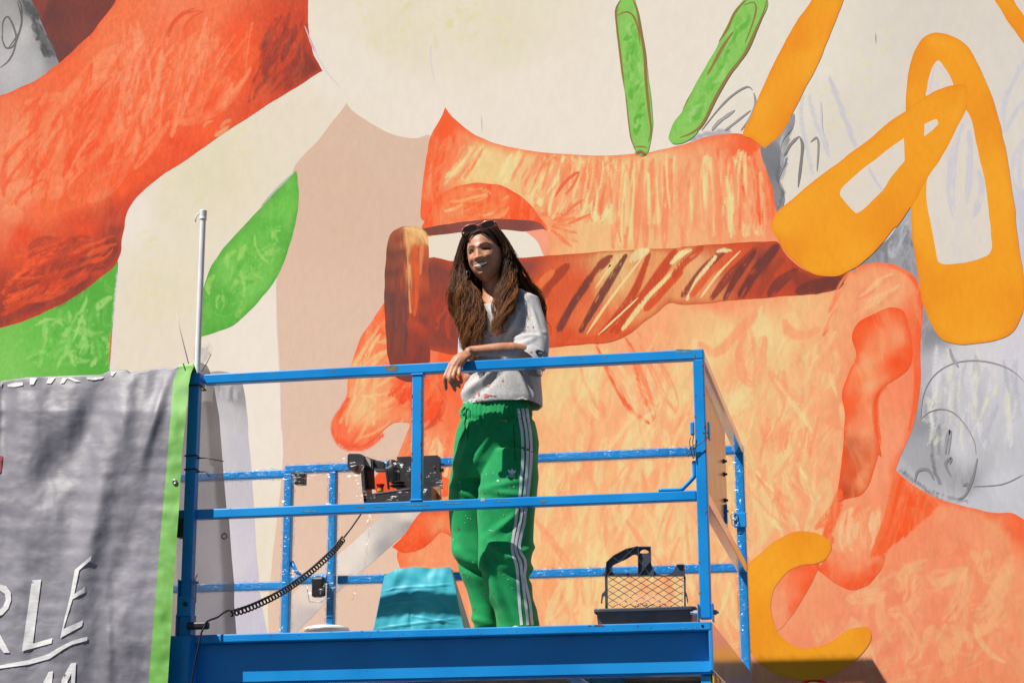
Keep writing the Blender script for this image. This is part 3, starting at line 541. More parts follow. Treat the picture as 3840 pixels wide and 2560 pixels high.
shape('painted_cheek_shade', T(9,(640,1215),(640,1215),(620,1100),(610,1000),(640,900),(700,820),(800,750),(930,740),(930,790),(860,930),(780,1060),(700,1170)), [(x*SC+2560,y*SC+1706,c) for x,y,c in ((700,870,(249,128,82)),(780,790,(250,108,60)),(870,770,(250,94,44)),(900,820,(250,92,42)),(830,950,(250,96,46)),(760,1060,(250,104,56)),(650,1000,(249,146,104)),(660,1120,(249,150,108)),(660,1190,(249,152,110)),(720,980,(248,132,88)))], m_face, fine=4.5)
flush()
# forehead wedge of grey, stems and clips
shape('painted_grey_wedge', T(3,(540,1000),(700,860),(770,780),(760,880),(700,960),(680,1050),(720,1090),(690,1180),(660,1260),(700,1330),(690,1420),(655,1470),(615,1290)), [(x*SC+2560,y*SC,c) for x,y,c in ((620,1020,(128,130,136)),(640,1150,(122,124,130)),(650,1350,(138,138,142)),(720,880,(150,152,158)))], m_g, fine=4.5, wob=3)
for pts,w_,c in ((((800,940),(740,1000),(700,1080)),12,(110,110,112)),(((805,940),(825,1000),(815,1120),(795,1290)),13,(96,96,96)),(((690,1060),(650,1200),(690,1330),(650,1440)),16,(110,112,116)),(((880,980),(925,950),(935,1020),(925,1180)),9,(130,126,126)),(((830,650),(815,800),(850,1000),(900,1220)),16,(208,206,213)),(((870,650),(920,850),(980,1000),(1010,1090)),18,(208,206,212)),(((950,700),(960,900),(1000,1010)),12,(210,208,218)),(((1010,530),(1080,720),(1150,900),(1195,1010)),22,(206,204,210)),(((2352,420),(2270,560),(2210,750),(2220,910)),26,(208,206,213)),(((2220,910),(2290,780),(2352,700)),20,(208,206,213)),(((2352,960),(2300,1100),(2310,1300),(2352,1410)),40,(208,206,213)),(((480,620),(440,600),(340,660),(240,760),(130,900)),8,(120,120,124)),(((490,640),(500,720),(460,820),(400,900)),10,(130,130,134)),(((470,760),(330,870),(290,900)),9,(140,140,144)),(((360,760),(250,840),(200,900)),14,(150,150,154)),(((60,970),(150,930),(330,905)),22,(176,174,180))):
    stroke(T(3,*pts),w_,c,.8,.35)
scatter(T(3,(690,880),(760,860),(740,1000),(700,1300),(660,1300)),26,70,60,18,[(160,160,166),(196,194,196),(130,130,136)],.7,.55,61)
for pts,w_ in (((( 1640,1320),(1660,1150),(1730,1020),(1850,940),(2000,915),(2150,935),(2270,985),(2352,1060)),5),(((1640,1320),(1700,1270),(1790,1250),(1880,1285),(1960,1380),(2010,1480),(2020,1560)),5),(((1720,1560),(1720,1460),(1750,1370),(1770,1400),(1760,1560)),16),(((1810,1560),(1820,1450),(1845,1400),(1830,1560)),14),(((1840,830),(1860,900),(1900,960)),14)):
    stroke(T(6,*pts),w_,(140,140,142),.7,.45,.2)
for pts,w_ in ((((1600,180),(1620,110),(1690,100),(1730,170)),14),(((1720,0),(1740,120),(1780,200)),16),(((1840,60),(1850,20),(1810,60),(1850,150)),12),(((2030,20),(2000,150),(1950,270),(1900,300)),12),(((1930,210),(1960,200),(1970,240)),14),(((2000,215),(2200,200),(2352,130)),4),(((1500,100),(1650,220),(1800,290),(1960,320)),20)):
    stroke(T(9,*pts),w_,(128,128,130),.7,.45,.2)
scatter(T(6,(1680,800),(1800,800),(1950,850),(2300,850),(2352,1500),(2030,1560),(1650,1500)),70,84,150,22,[(224,222,226),(204,203,209),(226,224,200),(190,190,198)],.6,.5,62,.2,8)
scatter(T(6,(1350,180),(1560,-60),(1600,240),(1500,240)),24,70,110,22,[(150,152,158),(196,196,200),(126,128,134)],.6,.5,63,.2,12)
flush()
m_cl=paint_mat('yellow_clip_paint',(252,176,40),.4,4,2.5,40,.5,.52,.66,var=.05)
CO=[(246,162,34),(242,150,30),(248,168,40)]
def clipc(pts): return [(x,y,CO[i%3]) for i,(x,y) in enumerate(pts)]
def cl(name, pts): return shape(name, pts, clipc(pts[::3]), m_cl, edge=((238,134,24),13,.55), step=26)
cl('painted_yellow_bar', T(3,(980,-150),(890,0),(800,130),(740,220),(660,380),(560,580),(480,780),(415,920),(480,960),(568,1022),(568,1022),(650,950),(720,860),(760,770),(840,620),(930,450),(980,330),(1050,150),(1105,0),(1150,-150)))
cl('painted_yellow_bar', T(3,(2100,-100),(2150,0),(2200,80),(2270,190),(2352,300),(2600,600),(2600,420),(2352,110),(2290,20),(2230,-100)))
c2o=T(3,(1535,770),(1540,650),(1555,500),(1590,370),(1640,280),(1710,235),(1770,230),(1860,250),(1940,300),(1990,360),(2050,480),(2110,620),(2160,760),(2200,920),(2230,1050),(2260,1250),(2290,1450))+T(6,(2300,0),(2335,250),(2350,350),(2352,500),(2340,600),(2290,700),(2220,755),(2100,790),(1950,805),(1860,800),(1780,765),(1720,680),(1660,540),(1640,450),(1610,250),(1580,50))+T(3,(1575,1500),(1560,1300),(1530,1110),(1525,955))
cl('painted_yellow_clip', c2o)
m_h=paint_mat('clip_hole_paint',(210,207,213),.7,3.2,3.2,4,.6,.48,.6,var=.04)
hc=lambda P:[(x,y,(228,218,204)) for x,y in P[::3]]
h1=T(3,(1680,665),(1685,600),(1700,520),(1735,440),(1765,418),(1800,460),(1840,530),(1868,590),(1868,590),(1760,640))
shape('painted_clip_opening', h1, hc(h1), m_h, fine=4.5)
h2=T(3,(1690,1215),(1760,1120),(1830,1000),(1900,860),(1950,758),(1950,758),(1990,830),(2020,980),(2060,1150),(2090,1300),(2110,1450))+T(6,(2122,20),(2130,120),(2115,180),(2080,205),(1950,240),(1830,255),(1770,245),(1750,200),(1720,30))+T(3,(1690,1450),(1680,1300))
shape('painted_clip_opening', h2, hc(h2), m_h, fine=4.5)
for pts,w_ in ((((1930,860),(1880,1000),(1850,1200),(1850,1400),(1890,1520)),34),(((1975,900),(1980,1150),(1960,1400)),30),(((2040,1180),(2060,1300),(2010,1500)),30)): stroke(T(3,*pts),w_,(210,207,213),.8,.35)
stroke(T(3,(1700,640),(1720,540),(1750,450),(1815,525)),8,(226,204,216),.8,.3)
flush()
c1o=T(3,(1530,770),(1680,665),(1760,620),(1860,590),(1950,590),(1962,680),(1950,760),(1900,860),(1830,1000),(1760,1120),(1690,1220),(1590,1400),(1480,1560))+T(6,(1460,0),(1330,160),(1230,250),(1150,300),(1060,335),(960,335),(870,305),(780,240),(700,160),(640,60))+T(3,(612,1540),(660,1450),(760,1370),(900,1250),(1100,1100),(1300,950),(1420,840))
cl('painted_yellow_clip', c1o)
for h in (T(3,(1085,1320),(1180,1220),(1300,1120),(1430,1020),(1525,955),(1525,955),(1532,1110),(1532,1110),(1430,1230),(1380,1310),(1300,1390),(1210,1465),(1180,1460),(1120,1390)), T(3,(1665,855),(1665,855),(1740,820),(1758,840),(1750,870),(1665,945),(1665,945))):
    shape('painted_clip_opening', h, hc(h), paint_mat('clip_opening_cream',(228,222,196),.4,5,2,30,var=.03), fine=4.5)
stroke(T(3,(1280,1150),(1320,1230),(1380,1320)),14,(206,204,212),.85,.3)
# green stems
m_st=paint_mat('stem_green_paint',(96,176,60),.6,8,1.6,60,1.2,.5,.62,var=.1)
s1=T(2,(1940,-60),(1925,0),(1895,50),(1890,120),(1905,300),(1930,500),(1960,700),(1985,900),(2010,1010),(2040,1060),(2070,1080),(2110,1055),(2130,990),(2145,880),(2140,750),(2120,560),(2090,350),(2060,150),(2030,30),(2000,-60))
s2=T(3,(450,-60),(420,0),(350,90),(270,250),(200,390),(100,560),(40,680),(0,760),(-60,850),(-97,940),(-90,970),(-60,995),(0,985),(70,950),(120,880),(200,720),(300,560),(420,390),(500,220),(570,80),(585,0),(560,-60))
for s_ in (s1,s2): shape('painted_green_stem', s_, [(x,y,(142,204,96)) for x,y in s_[::2]], m_st, edge=((120,186,76),12,.5), fine=4.5)
K=(150,96,62)
for pts,w_ in ((((1925,0),(1897,60),(1895,140),(1925,400),(1950,600)),10),(((2010,0),(2040,80),(2060,200),(2090,380),(2100,560),(2120,760),(2135,900),(2115,980)),13),(((1905,110),(1960,85),(2010,110),(2045,200),(2060,320)),8),(((1960,640),(1975,800),(1995,950),(2030,1040)),5),(((2015,1015),(2070,1012),(2110,1020)),6),(((2030,1060),(2065,1050),(2095,1070)),16)): stroke(T(2,*pts),w_,K,.85,.35,.2)
for pts,w_ in ((((440,0),(360,90),(310,200),(250,290)),12),(((580,0),(560,80),(500,220),(430,370),(330,500),(230,670),(140,850),(60,920),(-20,950)),13),(((420,40),(490,20),(505,80),(470,200),(430,300)),8),(((350,220),(280,320),(220,430),(170,520)),14),(((60,640),(0,760)),6)): stroke(T(3,*pts),w_,K,.8,.4,.2)
scatter(T(2,(1920,150),(2030,150),(2110,850),(2030,950)),26,60,60,18,[(96,178,60),(120,196,80),(160,214,116)],.7,.4,71,.5,30)
scatter(T(3,(400,100),(480,100),(200,650),(60,900),(20,850)),30,60,60,18,[(96,178,60),(120,196,80),(160,214,116)],.7,.4,72,.5,25)
flush()
# earring
er=T(9,(1000,580),(940,545),(880,528),(800,522),(720,545),(620,600),(540,670),(470,730),(420,800),(385,900),(378,1000),(390,1130),(430,1280),(500,1400),(600,1480),(720,1530),(850,1552),(980,1535),(1100,1480),(1200,1400),(1280,1310),(1298,1240),(1280,1188),(1230,1182),(1130,1205),(1020,1280),(920,1318),(820,1325),(730,1290),(660,1220),(620,1120),(610,1020),(625,930),(670,860),(740,790),(820,755),(920,745),(980,720),(1020,660),(1022,615))
shape('painted_yellow_earring', er, clipc(er[::3]), m_cl, edge=((232,140,60),8,.4), step=24)
shape('painted_red_loop', T(9,(790,1600),(830,1556),(900,1546),(980,1556),(1010,1600)), [(3040,2555,(214,50,40))], m_arm, fine=4.5)
shape('painted_red_loop', T(9,(830,1610),(860,1570),(900,1560),(940,1570),(970,1610)), [(3040,2570,(196,206,140))], m_arm, fine=4.5)
stroke(T(9,(440,840),(400,960),(398,1100),(420,1250)),8,(236,150,110),.5,.3)
flush()
finish_mural()

# ------------------------------------------------------------------ scissor lift
t = .044
lift = empty('scissor_lift', (-1.4, 1.0, GZ))
tag(lift, 'blue steel scissor lift platform with guard rails, partly wrapped in clear film', 'scissor lift')
def lb(name, *a, mat=BLUE, bevel=.0045): return box(name, *a, mat, lift, bevel)
D0 = 2.05
XL = atx(773,1393,0)
# deck
wood = simple('worn_plywood', (.30,.19,.11), .75, var=.3, scale=9)
lb('deck', -4.2, -.012, .056, 2.05, -.05, -.006, mat=wood)
lb('front_beam', -4.2, -.002, .052, .060, -.190, -.034, bevel=.002)
lb('front_lip', -4.2, -.001, -.006, .056, -.034, 0)
lb('bottom_flange', -4.2, -.003, .056, .125, -.198, -.190, bevel=.002)
lb('rear_beam', -4.2, -.002, D0-.01, D0+.05, -.19, 0)
GLB = BLUE.copy(); GLB.name='glossy_blue_paint'; GLB.node_tree.nodes['Principled BSDF'].inputs['Coat Weight'].default_value=1.0; GLB.node_tree.nodes['Principled BSDF'].inputs['Coat Roughness'].default_value=.10; GLB.node_tree.nodes['Principled BSDF'].inputs['Coat IOR'].default_value=1.9
lb('end_beam', -.012, 0.004, -.004, D0+.04, -.192, -.002, bevel=.004, mat=GLB)
hz = NB('hazard_stripes'); wv = hz.n('TexWave', wave_type='BANDS', bands_direction='DIAGONAL'); wv.inputs['Scale'].default_value = 3.2
hz.l(hz.coord(), wv.inputs['Vector']); chip = hz.ramp(hz.noise(hz.coord(),26,5,.7),.6,.64)
hz.set(Base_Color=hz.mix(chip, hz.mix(hz.ramp(wv.outputs['Fac'],.48,.52), lin((222,170,20)), (.015,.015,.015)), (.08,.07,.06)), Roughness=.4)
lb('hazard_plate', -.004, .002, .03, 1.25, -.36, -.196, mat=hz.m, bevel=.001)
for x in (-.62,-1.62,-2.55): lb('cross_member', x-.035, x+.035, .13, D0-.02, -.17, -.052)
lb('slide_channel', -4.1, -.1, .35, .43, -.38, -.29); lb('slide_channel', -4.1, -.1, 1.55, 1.63, -.38, -.29)
lb('corner_leg', -.055, -.012, .07, .16, -.55, -.2)
# front rail
lb('top_rail', XL-.01, 0, 0, t, 1.058, 1.10)
zmr = atz(2608,1839,0); zml = atz(743,1906,0); zm = (zmr+zml)/2
lb('mid_rail', XL-.03, -t-.001, .002, t-.002, zm-.040, zm)
lb('post', -t, 0, -.001, t+.001, .012, 1.0575)
ip0, ip1 = atx(1543,1600,0), atx(1582,1600,0)
lb('intermediate_post', ip0, ip1, .003, t-.003, zm+.001, 1.0575)
for z in (zm+.004, 1.054): lb('weld_collar', ip0-.004, ip1+.004, -.001, t+.001, z-.005, z+.004, bevel=.003)
# right post foot: bracket plates and bolts
for x in (-t-.009, .003): lb('bracket_plate', x, x+.006, -.008, t+.006, .0005, .072)
def hexbolt(x, y, z, d, r=.011, L=.02):
    mb = MB(); mb.tube([(x,y,z),(x+d*L*.55,y,z)], r, 6); mb.tube([(x+d*L*.5,y,z),(x+d*L,y,z)], r*.55, 10); return mb.build('bolt', STEEL, lift)
hexbolt(.009,.02,.038,1); hexbolt(-t-.009,.02,.038,-1,.011,.03)
mb=MB().tube([(-.034,-.0065,-.017),(-.034,-.0075,-.017)],.0055,12); mb.build('bolt_hole', BLACK, lift)
# left post and its gate fittings
lx0, lx1 = atx(709,1450,-.02), atx(747,1450,-.02)
lx0b, lx1b = (atx(684,1950,-.02)+lx0)/2, (atx(726,1950,-.02)+lx1)/2
PX0, PX1 = (lx0+lx0b)/2, (lx1+lx1b)/2
lb('post', PX0, PX1, -.025, .02, -.01, 1.10)
lb('post_cap', PX0-.003, PX1+.004, -.028, .046, 1.055, 1.102)
zs = [atz(700,y,-.03) for y in (2170,2235,2310,2380)]
lb('post_socket', PX0-.010, PX1+.005, -.034, .026, zs[2], zs[1])
for x in (PX0-.010, PX1+.001): lb('socket_cheek', x, x+.005, -.033, .03, zs[1]-.02, zs[0])
for x in (PX0-.013, PX1+.002): lb('socket_cheek', x, x+.006, -.033, .03, zs[3], zs[2]+.01)
mb=MB(); mb.tube([((PX0+PX1)/2+.006,-.036,atz(690,2265,-.03)),((PX0+PX1)/2+.006,-.043,atz(690,2265,-.03))],.009,14); mb.build('lock_pin', BLACK, lift)
lb('gate_column', PX0-.045, PX1+.012, -.05, .05, -.6, zs[3]-.004)
lb('gate_column_plate', PX0-.075, PX0-.046, -.02, .05, -.6, zs[3]-.004)
lb('latch_box', atx(667,1980,-.01), atx(688,1980,-.01), -.03, .02, atz(680,2016,-.01), atz(680,1944,-.01), mat=BLACK)
lb('cable_clamp', PX1-.006, atx(786,2340,-.03), -.055, -.02, atz(740,2358,-.04), atz(740,2331,-.04), mat=BLACK, bevel=.008)
mb=MB(); x=PX1+.012; z=zs[0]
mb.tube([(x+.012,-.02,z+.02),(x+.004,-.022,z-.0),(x,-.02,z-.04),(x+.0,-.02,z-.075),(x-.008,-.02,z-.078)],.0022,6); mb.tube([(x-.012,-.005,z-.012),(x+.012,-.005,z-.012)],.0055,8)
mb.build('lynch_pin', STEEL, lift, smooth=True)
# left part of the front rail, behind the banner
lb('top_rail', -4.2, PX0-.001, 0, t, 1.058, 1.10); lb('mid_rail', -4.2, PX0-.001, .002, t-.002, zm-.04, zm); lb('post', -4.2, -4.156, 0, t, 0, 1.057)
# rear rails
zrt_r, zrt_l = atz(2500,1679,D0), atz(841,1769,D0); zrm_r, zrm_l = atz(2567,2116,D0), atz(880,2184,D0)
gx0, gx1 = atx(1063,1900,D0-.05), atx(1092,1900,D0-.05); g2x0, g2x1 = atx(1231,1900,D0-.05), atx(1258,1900,D0-.05)
zg = atz(1065,1744,D0-.05)
zrt = zrt_r; zrm = zrm_r
RAILS = []
def rr(name, *a): RAILS.append(a); return lb(name, *a)
rr('top_rail', g2x1+.35, -t-.001, D0, D0+t, zrt-.042, zrt)
rr('mid_rail', g2x1+.002, -t-.001, D0+.002, D0+t-.002, zrm-.042, zrm)
rr('post', -t, 0, D0-.001, D0+t+.001, 0.002, zrt)
rr('top_rail', gx0, g2x1+.36, D0-.05, D0-.006, zg-.042, zg)
rr('mid_rail', gx1+.001, g2x0-.001, D0-.048, D0-.008, zrm-.042, zrm)
rr('gate_post', gx0, gx1, D0-.051, D0-.005, 0.002, zg-.043)
rr('gate_post', g2x0, g2x1, D0-.051, D0-.005, 0.002, zg-.043)
rr('top_rail', -4.2, gx0-.004, D0, D0+t, zrt_l-.040, zrt_l)
rr('mid_rail', -4.2, gx0-.004, D0+.002, D0+t-.002, zrm_l-.040, zrm_l)
lb('post', -4.2, -4.156, D0, D0+t, 0, zrt_l-.041)
# gate latch lumps and brace
lb('gate_latch', atx(1112,1790,D0-.06), atx(1150,1790,D0-.06), D0-.1, D0-.052, atz(1130,1820,D0-.06), atz(1130,1775,D0-.06), mat=BLACK)
lb('gate_latch', atx(1175,2200,D0-.06), atx(1222,2200,D0-.06), D0-.1, D0-.052, atz(1190,2240,D0-.06), atz(1190,2165,D0-.06), mat=BLACK, bevel=.012)
mb=MB().tube([at(*p,D0-.09) for p in ((1155,2195),(1153,2215),(1160,2255),(1210,2255),(1212,2225))],.0022,6); mb.build('latch_wire', STEEL, lift, smooth=True)
mb=MB().tube([at(*p,D0-.03) for p in ((1094,2105),(1110,2140),(1130,2160))],.011,8); mb.build('gate_brace', BLUE, lift, smooth=True)
lb('rear_latch', -t-.012, .006, D0-.014, D0-.002, atz(2775,1978,D0), atz(2775,1922,D0))
mb=MB()
for k in range(2):
    q=at(2752+k*4,1935+k*22,D0-.02); mb.tube([(q.x+.016*math.cos(a),q.y,q.z+.02*math.sin(a)) for a in [i*math.pi/8 for i in range(17)]],.0022,6)
mb.build('latch_ring', STEEL, lift, smooth=True)
# end rails and panel
zf, zb = 1.10, zrt
def slope(name, y0,y1,za,zb_,h, x0=-t, x1=0, mat=None):
    mat = mat or GLB
    return MB().hexa([(x0,y0,za-h),(x1,y0,za-h),(x1,y1,zb_-h),(x0,y1,zb_-h),(x0,y0,za),(x1,y0,za),(x1,y1,zb_),(x0,y1,zb_)]).build(name,mat,lift,bevel=.004)
slope('end_top_rail', t+.002, D0-.002, 1.10, zrt, .042)
slope('end_mid_rail', t+.002, D0-.002, zm, zrm, .050)
MB().box(-.031,-.026,.10,1.28,.54,1.035).build('end_panel', simple('grey_pink_panel', lin((186,150,128)), .35, var=.12, scale=8, coat=.5), lift, bevel=.002)  # plain grey-pink base colour with slight random mottling
lb('panel_hinge', -.026, -.012, 1.10,1.115, .57,.66)
for z in (.86,.80,.68,.63):
    mb=MB().tube([(-.050,1.12,z),(-.008,1.12,z)],.006,6); mb.tube([(-.042,1.12,z),(-.018,1.12,z)],.011,6); mb.build('panel_bolt', BLACK, lift)
lb('gate_stop', .006, .014, .01, .06, .73, .80)
# folding handle beside the right post, and its tied wire pin
mb=MB().tube(catmull([tuple(at(*p,.01)) for p in ((2470,1838),(2548,1836),(2562,1830),(2598,1793),(2604,1780),(2602,1728))],5,False),.0085,8); mb.build('folding_handle', BLUE, lift, smooth=True)
lb('pin_lug', -.062,-.046,-.004,.012,.745,.80)
mb=MB()
for pts in (((2590,1640),(2586,1660),(2592,1690),(2600,1718),(2604,1700),(2598,1660),(2600,1632),(2592,1628)),((2572,1700),(2600,1680),(2640,1652),(2655,1634),(2650,1620),(2640,1624)),((2574,1690),(2605,1668),(2612,1672),(2590,1700),(2578,1712))):
    mb.tube(catmull([tuple(at(x,y,-.012-.004*math.sin(i))) for i,(x,y) in enumerate(pts)],5,False),.0018,6)
mb.build('tie_wire', RUBBER, lift, smooth=True)
# black cable ties on the left post
for y,tail in ((1706,(1729,839)),(1757,(1787,788))):
    z=atz(725,y,-.03); mb=MB()
    mb.tube([(PX0-.003,-.028,z),(PX1+.003,-.028,z),(PX1+.003,.022,z-.003),(PX0-.003,.022,z-.003)],.0028,6,closed=True)
    e=at(tail[1],tail[0],-.06); mb.tube([(PX1+.002,-.02,z-.012),(PX1+.05,-.045,z-.017),tuple(e)],[.003,.0028,.0018],6)
    mb.build('cable_tie', RUBBER, lift, smooth=True)
mb=MB()
mb.tube([at(687,1363,-.05),at(697,1392,-.05),at(708,1410,-.04)],.003,6); mb.build('cable_tie', RUBBER, lift, smooth=True); mb=MB()
mb.tube([at(792,1327,.0),at(776,1360,.01),at(757,1392,.0)],.0016,6); mb.build('cable_tie', RUBBER, lift, smooth=True); mb=MB()
mb.tube([(PX0-.003,-.03,1.047),(PX1+.006,-.03,1.047),(PX1+.006,.05,1.042),(PX0-.003,.05,1.045)],.0035,6,closed=True); mb.build('cable_tie', RUBBER, lift, smooth=True)
mb=MB().tube([at(661,1166,.05),at(676,1240,.05),at(708,1366,.04)],[.0016,.0022,.0026],6); mb.build('cable_tie', simple('clear_nylon',(.55,.47,.43),.5,var=.05), lift, smooth=True)
# worn and stained patches on the rails
WEAR=simple('bare_worn_steel',lin((116,112,98)),.6,var=.25,scale=60); RUST=simple('rust_stain',lin((112,72,46)),.8,var=.3,scale=90); PALE=simple('old_sticker',lin((190,192,190)),.6,var=.15,scale=90); FADE=simple('faded_blue',lin((74,140,176)),.6,var=.2,scale=50)
rw=random.Random(31)
def patch(x,y,w_,h,mat,Y=-.0006,n=12,name='worn_patch'):
    pts=[]
    for i in range(n):
        a=2*math.pi*i/n; k=rw.uniform(.7,1.15); ca,sa=math.cos(a),math.sin(a)
        pts.append(at(x+w_*.5*k*math.copysign(abs(ca)**.6,ca),y+h*.5*k*math.copysign(abs(sa)**.6,sa),Y))
    return MB().add([tuple(p) for p in pts],[tuple(range(n))]).build(name,mat,lift)
patch(1470,1381,62,24,WEAR); patch(2036,1879,22,11,WEAR,.0012); patch(1811,1872,19,12,PALE,.0012,name='old_sticker'); patch(2211,2345,13,6,RUST,-.0068); patch(2246,2344,42,7,RUST,-.0068)
for x,y,w_,h,Y in ((1160,1916,60,7,.0012),(1350,1900,40,4,.0012),(1420,1897,50,5,.0012),(1550,1892,120,5,.0012),(1700,1886,90,4,.0012),(1880,1880,70,4,.0012),(2270,1336,16,5,-.0006),(2180,1342,30,3,-.0006),(900,1404,14,6,-.0006),(1020,1398,10,4,-.0006),(1250,1390,24,3,-.0006),(2560,1316,60,16,-.0006)):
    patch(x,y,w_,h,FADE if w_>45 else WEAR,Y)
for k in range(34):
    x=rw.uniform(920,2640); yb=2368-(x-904)*.0205; patch(x,yb+rw.uniform(3,26),rw.uniform(2,9),rw.uniform(1.5,4),rw.choice([WEAR,RUST,FADE]),-.0068)
for k in range(26):
    y=rw.uniform(1330,2280); x=2597+(y-1344)*.0255+rw.choice([rw.uniform(2,8),rw.uniform(33,39)]); patch(x,y,rw.uniform(2,7),rw.uniform(3,12) if y>1500 else rw.uniform(6,22),rw.choice([WEAR,RUST,WEAR]),-.0017)
for k in range(20):
    y=rw.uniform(1430,1850); patch(1543+rw.choice([2,36,35,34]),y,rw.uniform(2,5),rw.uniform(4,16),rw.choice([WEAR,RUST]),.0024)
# scissor arms and chassis below the frame
for y in (.38,1.58):
    for (x0,z0,x1,z1) in ((-4.0,-.3,-.3,-1.15),(-.3,-.3,-4.0,-1.15),(-4.0,-1.15,-.3,-2.0),(-.3,-1.15,-4.0,-2.0)):
        yo = .0 if x0<x1 else .07
        dx=Vector((x1-x0,0,z1-z0)).normalized(); nz=Vector((-dx.z,0,dx.x))*.05
        a,b=Vector((x0,y+yo,z0)),Vector((x1,y+yo,z1)); w_=Vector((0,.05,0))
        MB().hexa([a-nz,b-nz,b-nz+w_,a-nz+w_,a+nz,b+nz,b+nz+w_,a+nz+w_]).build('scissor_arm', BLUE, lift, bevel=.004)
lb('chassis', -4.2,-.1,.25,1.85,-2.25,-2.02)
for x in (-3.6,-.7):
    for y in (.12,1.78):
        mb=MB().tube([(x,y,GZ+.27),(x,y+.22,GZ+.27)],.27,28); wl=mb.build('wheel', RUBBER, lift, bevel=.03)

# clear film wrapped round the rear rails
fm = NB('clear_film'); vv = fm.coord((1,1,1)); st = fm.coord((6,6,34),(0,.55,0))
tr = fm.n('BsdfTransparent'); gl = fm.n('BsdfGlossy'); gl.inputs['Roughness'].default_value = .20; gl.inputs['Color'].default_value=(1,1,1,1)
tr.inputs['Color'].default_value=(.985,.985,.99,1)
hgt = fm.math('ADD', fm.math('MULTIPLY', fm.noise(st,3,2,.6,.5),1.0), fm.math('MULTIPLY', fm.noise(vv,17,2,.6),1.6))
bmp = fm.n('Bump'); bmp.inputs['Strength'].default_value=1.0; bmp.inputs['Distance'].default_value=.014; fm.l(hgt,bmp.inputs['Height']); fm.l(bmp.outputs[0],gl.inputs['Normal'])
fr = fm.n('Fresnel'); fr.inputs['IOR'].default_value=1.45; fm.l(bmp.outputs[0],fr.inputs['Normal'])
mx = fm.n('MixShader'); fm.l(fm.math('ADD', fm.math('MULTIPLY',fr.outputs[0],.22), .012), mx.inputs[0]); fm.l(tr.outputs[0],mx.inputs[1]); fm.l(gl.outputs[0],mx.inputs[2]); fm.l(mx.outputs[0],fm.out.inputs['Surface'])
FILM = fm.m
f2 = FILM.copy(); f2.name='clear_film_loose'
for nd in f2.node_tree.nodes:
    if nd.type=='BUMP': nd.inputs['Distance'].default_value=.005
    if nd.type=='BSDF_GLOSSY': nd.inputs['Roughness'].default_value=.34
    if nd.type=='MATH' and nd.operation=='ADD' and abs(nd.inputs[1].default_value-.012)<1e-4: nd.inputs[1].default_value=.006
    if nd.type=='MATH' and nd.operation=='MULTIPLY' and abs(nd.inputs[1].default_value-.22)<1e-4: nd.inputs[1].default_value=.12
FILM2=f2
def film_wrap(a, seed):
    x0,x1,y0,y1,z0,z1 = min(a[0],a[1]),max(a[0],a[1]),min(a[2],a[3]),max(a[2],a[3]),min(a[4],a[5]),max(a[4],a[5])
    dims=(x1-x0,y1-y0,z1-z0); ax=dims.index(max(dims)); L=dims[ax]; n=max(4,int(L/.014)); r=random.Random(seed); mb=MB(); vs=[]
    oth=[i for i in range(3) if i!=ax]; lo=(x0,y0,z0); hi=(x1,y1,z1); prof=[(0,0),(.5,0),(1,0),(1,.5),(1,1),(.5,1),(0,1),(0,.5)]
    for i in range(n+1):
        for u,v_ in prof:
            p=[0,0,0]; p[ax]=lo[ax]+L*i/n
            for k,q in zip(oth,(u,v_)):
                e=.002+r.random()**2*.009; p[k]=lo[k]-e+(hi[k]-lo[k]+2*e)*q
            vs.append(tuple(p))
    fs=[(i*8+j,i*8+(j+1)%8,(i+1)*8+(j+1)%8,(i+1)*8+j) for i in range(n) for j in range(8)]
    return mb.add(vs,fs).build('plastic_wrap', FILM, lift, smooth=True)
for i,a in enumerate(RAILS): film_wrap(a, i)
def film_sheet(pts, seed, parent, name='plastic_wrap', amp=.012, n=10):
    """crumpled film stretched over a ring of points (a quad of corner points)"""
    a,b,c,d=[Vector(p) for p in pts]; vs=[]; 
    for i in range(n+1):
        for j in range(n+1):
            u,v_=i/n,j/n; p=(a*(1-u)+b*u)*(1-v_)+(d*(1-u)+c*u)*v_
            vs.append(tuple(p+Vector([mnoise.noise(p*9+Vector((seed*7.1,k*3.3,seed)))*amp+mnoise.noise(p*30+Vector((seed,k*5,1)))*amp*.6 for k in range(3)])))
    fs=[(i*(n+1)+j,(i+1)*(n+1)+j,(i+1)*(n+1)+j+1,i*(n+1)+j+1) for i in range(n) for j in range(n)]
    return MB().add(vs,fs).build(name, FILM2, parent, smooth=True)
Yf=D0-.07
for i,q in enumerate((((1092,1770),(1260,1765),(1200,1800),(1100,1822)),((1090,2130),(1262,2150),(1240,2260),(1080,2200)))):
    film_sheet([at(*p,Yf-.03) for p in q], i+3, lift)
film_sheet([at(*p,D0-.02) for p in ((2660,2108),(2790,2090),(2800,2150),(2650,2150))],9,lift)

# ------------------------------------------------------------------ white pole
pole = empty('white_pole', (at(749,1380,.035).x,.035,0)); tag(pole,'thin white plastic pole standing upright behind the left rail post','pole')
ztop=atz(753,790,.035); px_=at(751,1100,.035).x
MB().tube([(px_,.035,.0),(px_,.035,ztop-.04)],.0125,18).build('tube', WHITE_PL, pole, smooth=False)
mb=MB().tube([(px_,.035,ztop-.046),(px_,.035,ztop-.04),(px_,.035,ztop-.03),(px_,.035,ztop-.003),(px_,.035,ztop)],[.0135,.0165,.0150,.0165,.0145],18); mb.build('cap', WHITE_PL, pole, smooth=False)
mb=MB().tube([(px_-.016,.03,ztop-.014),(px_-.024,.03,ztop-.018),(px_-.031,.03,ztop-.032),(px_-.033,.03,ztop-.052)],[.003,.0035,.0035,.003],6); mb.build('hook', WHITE_PL, pole, smooth=True)

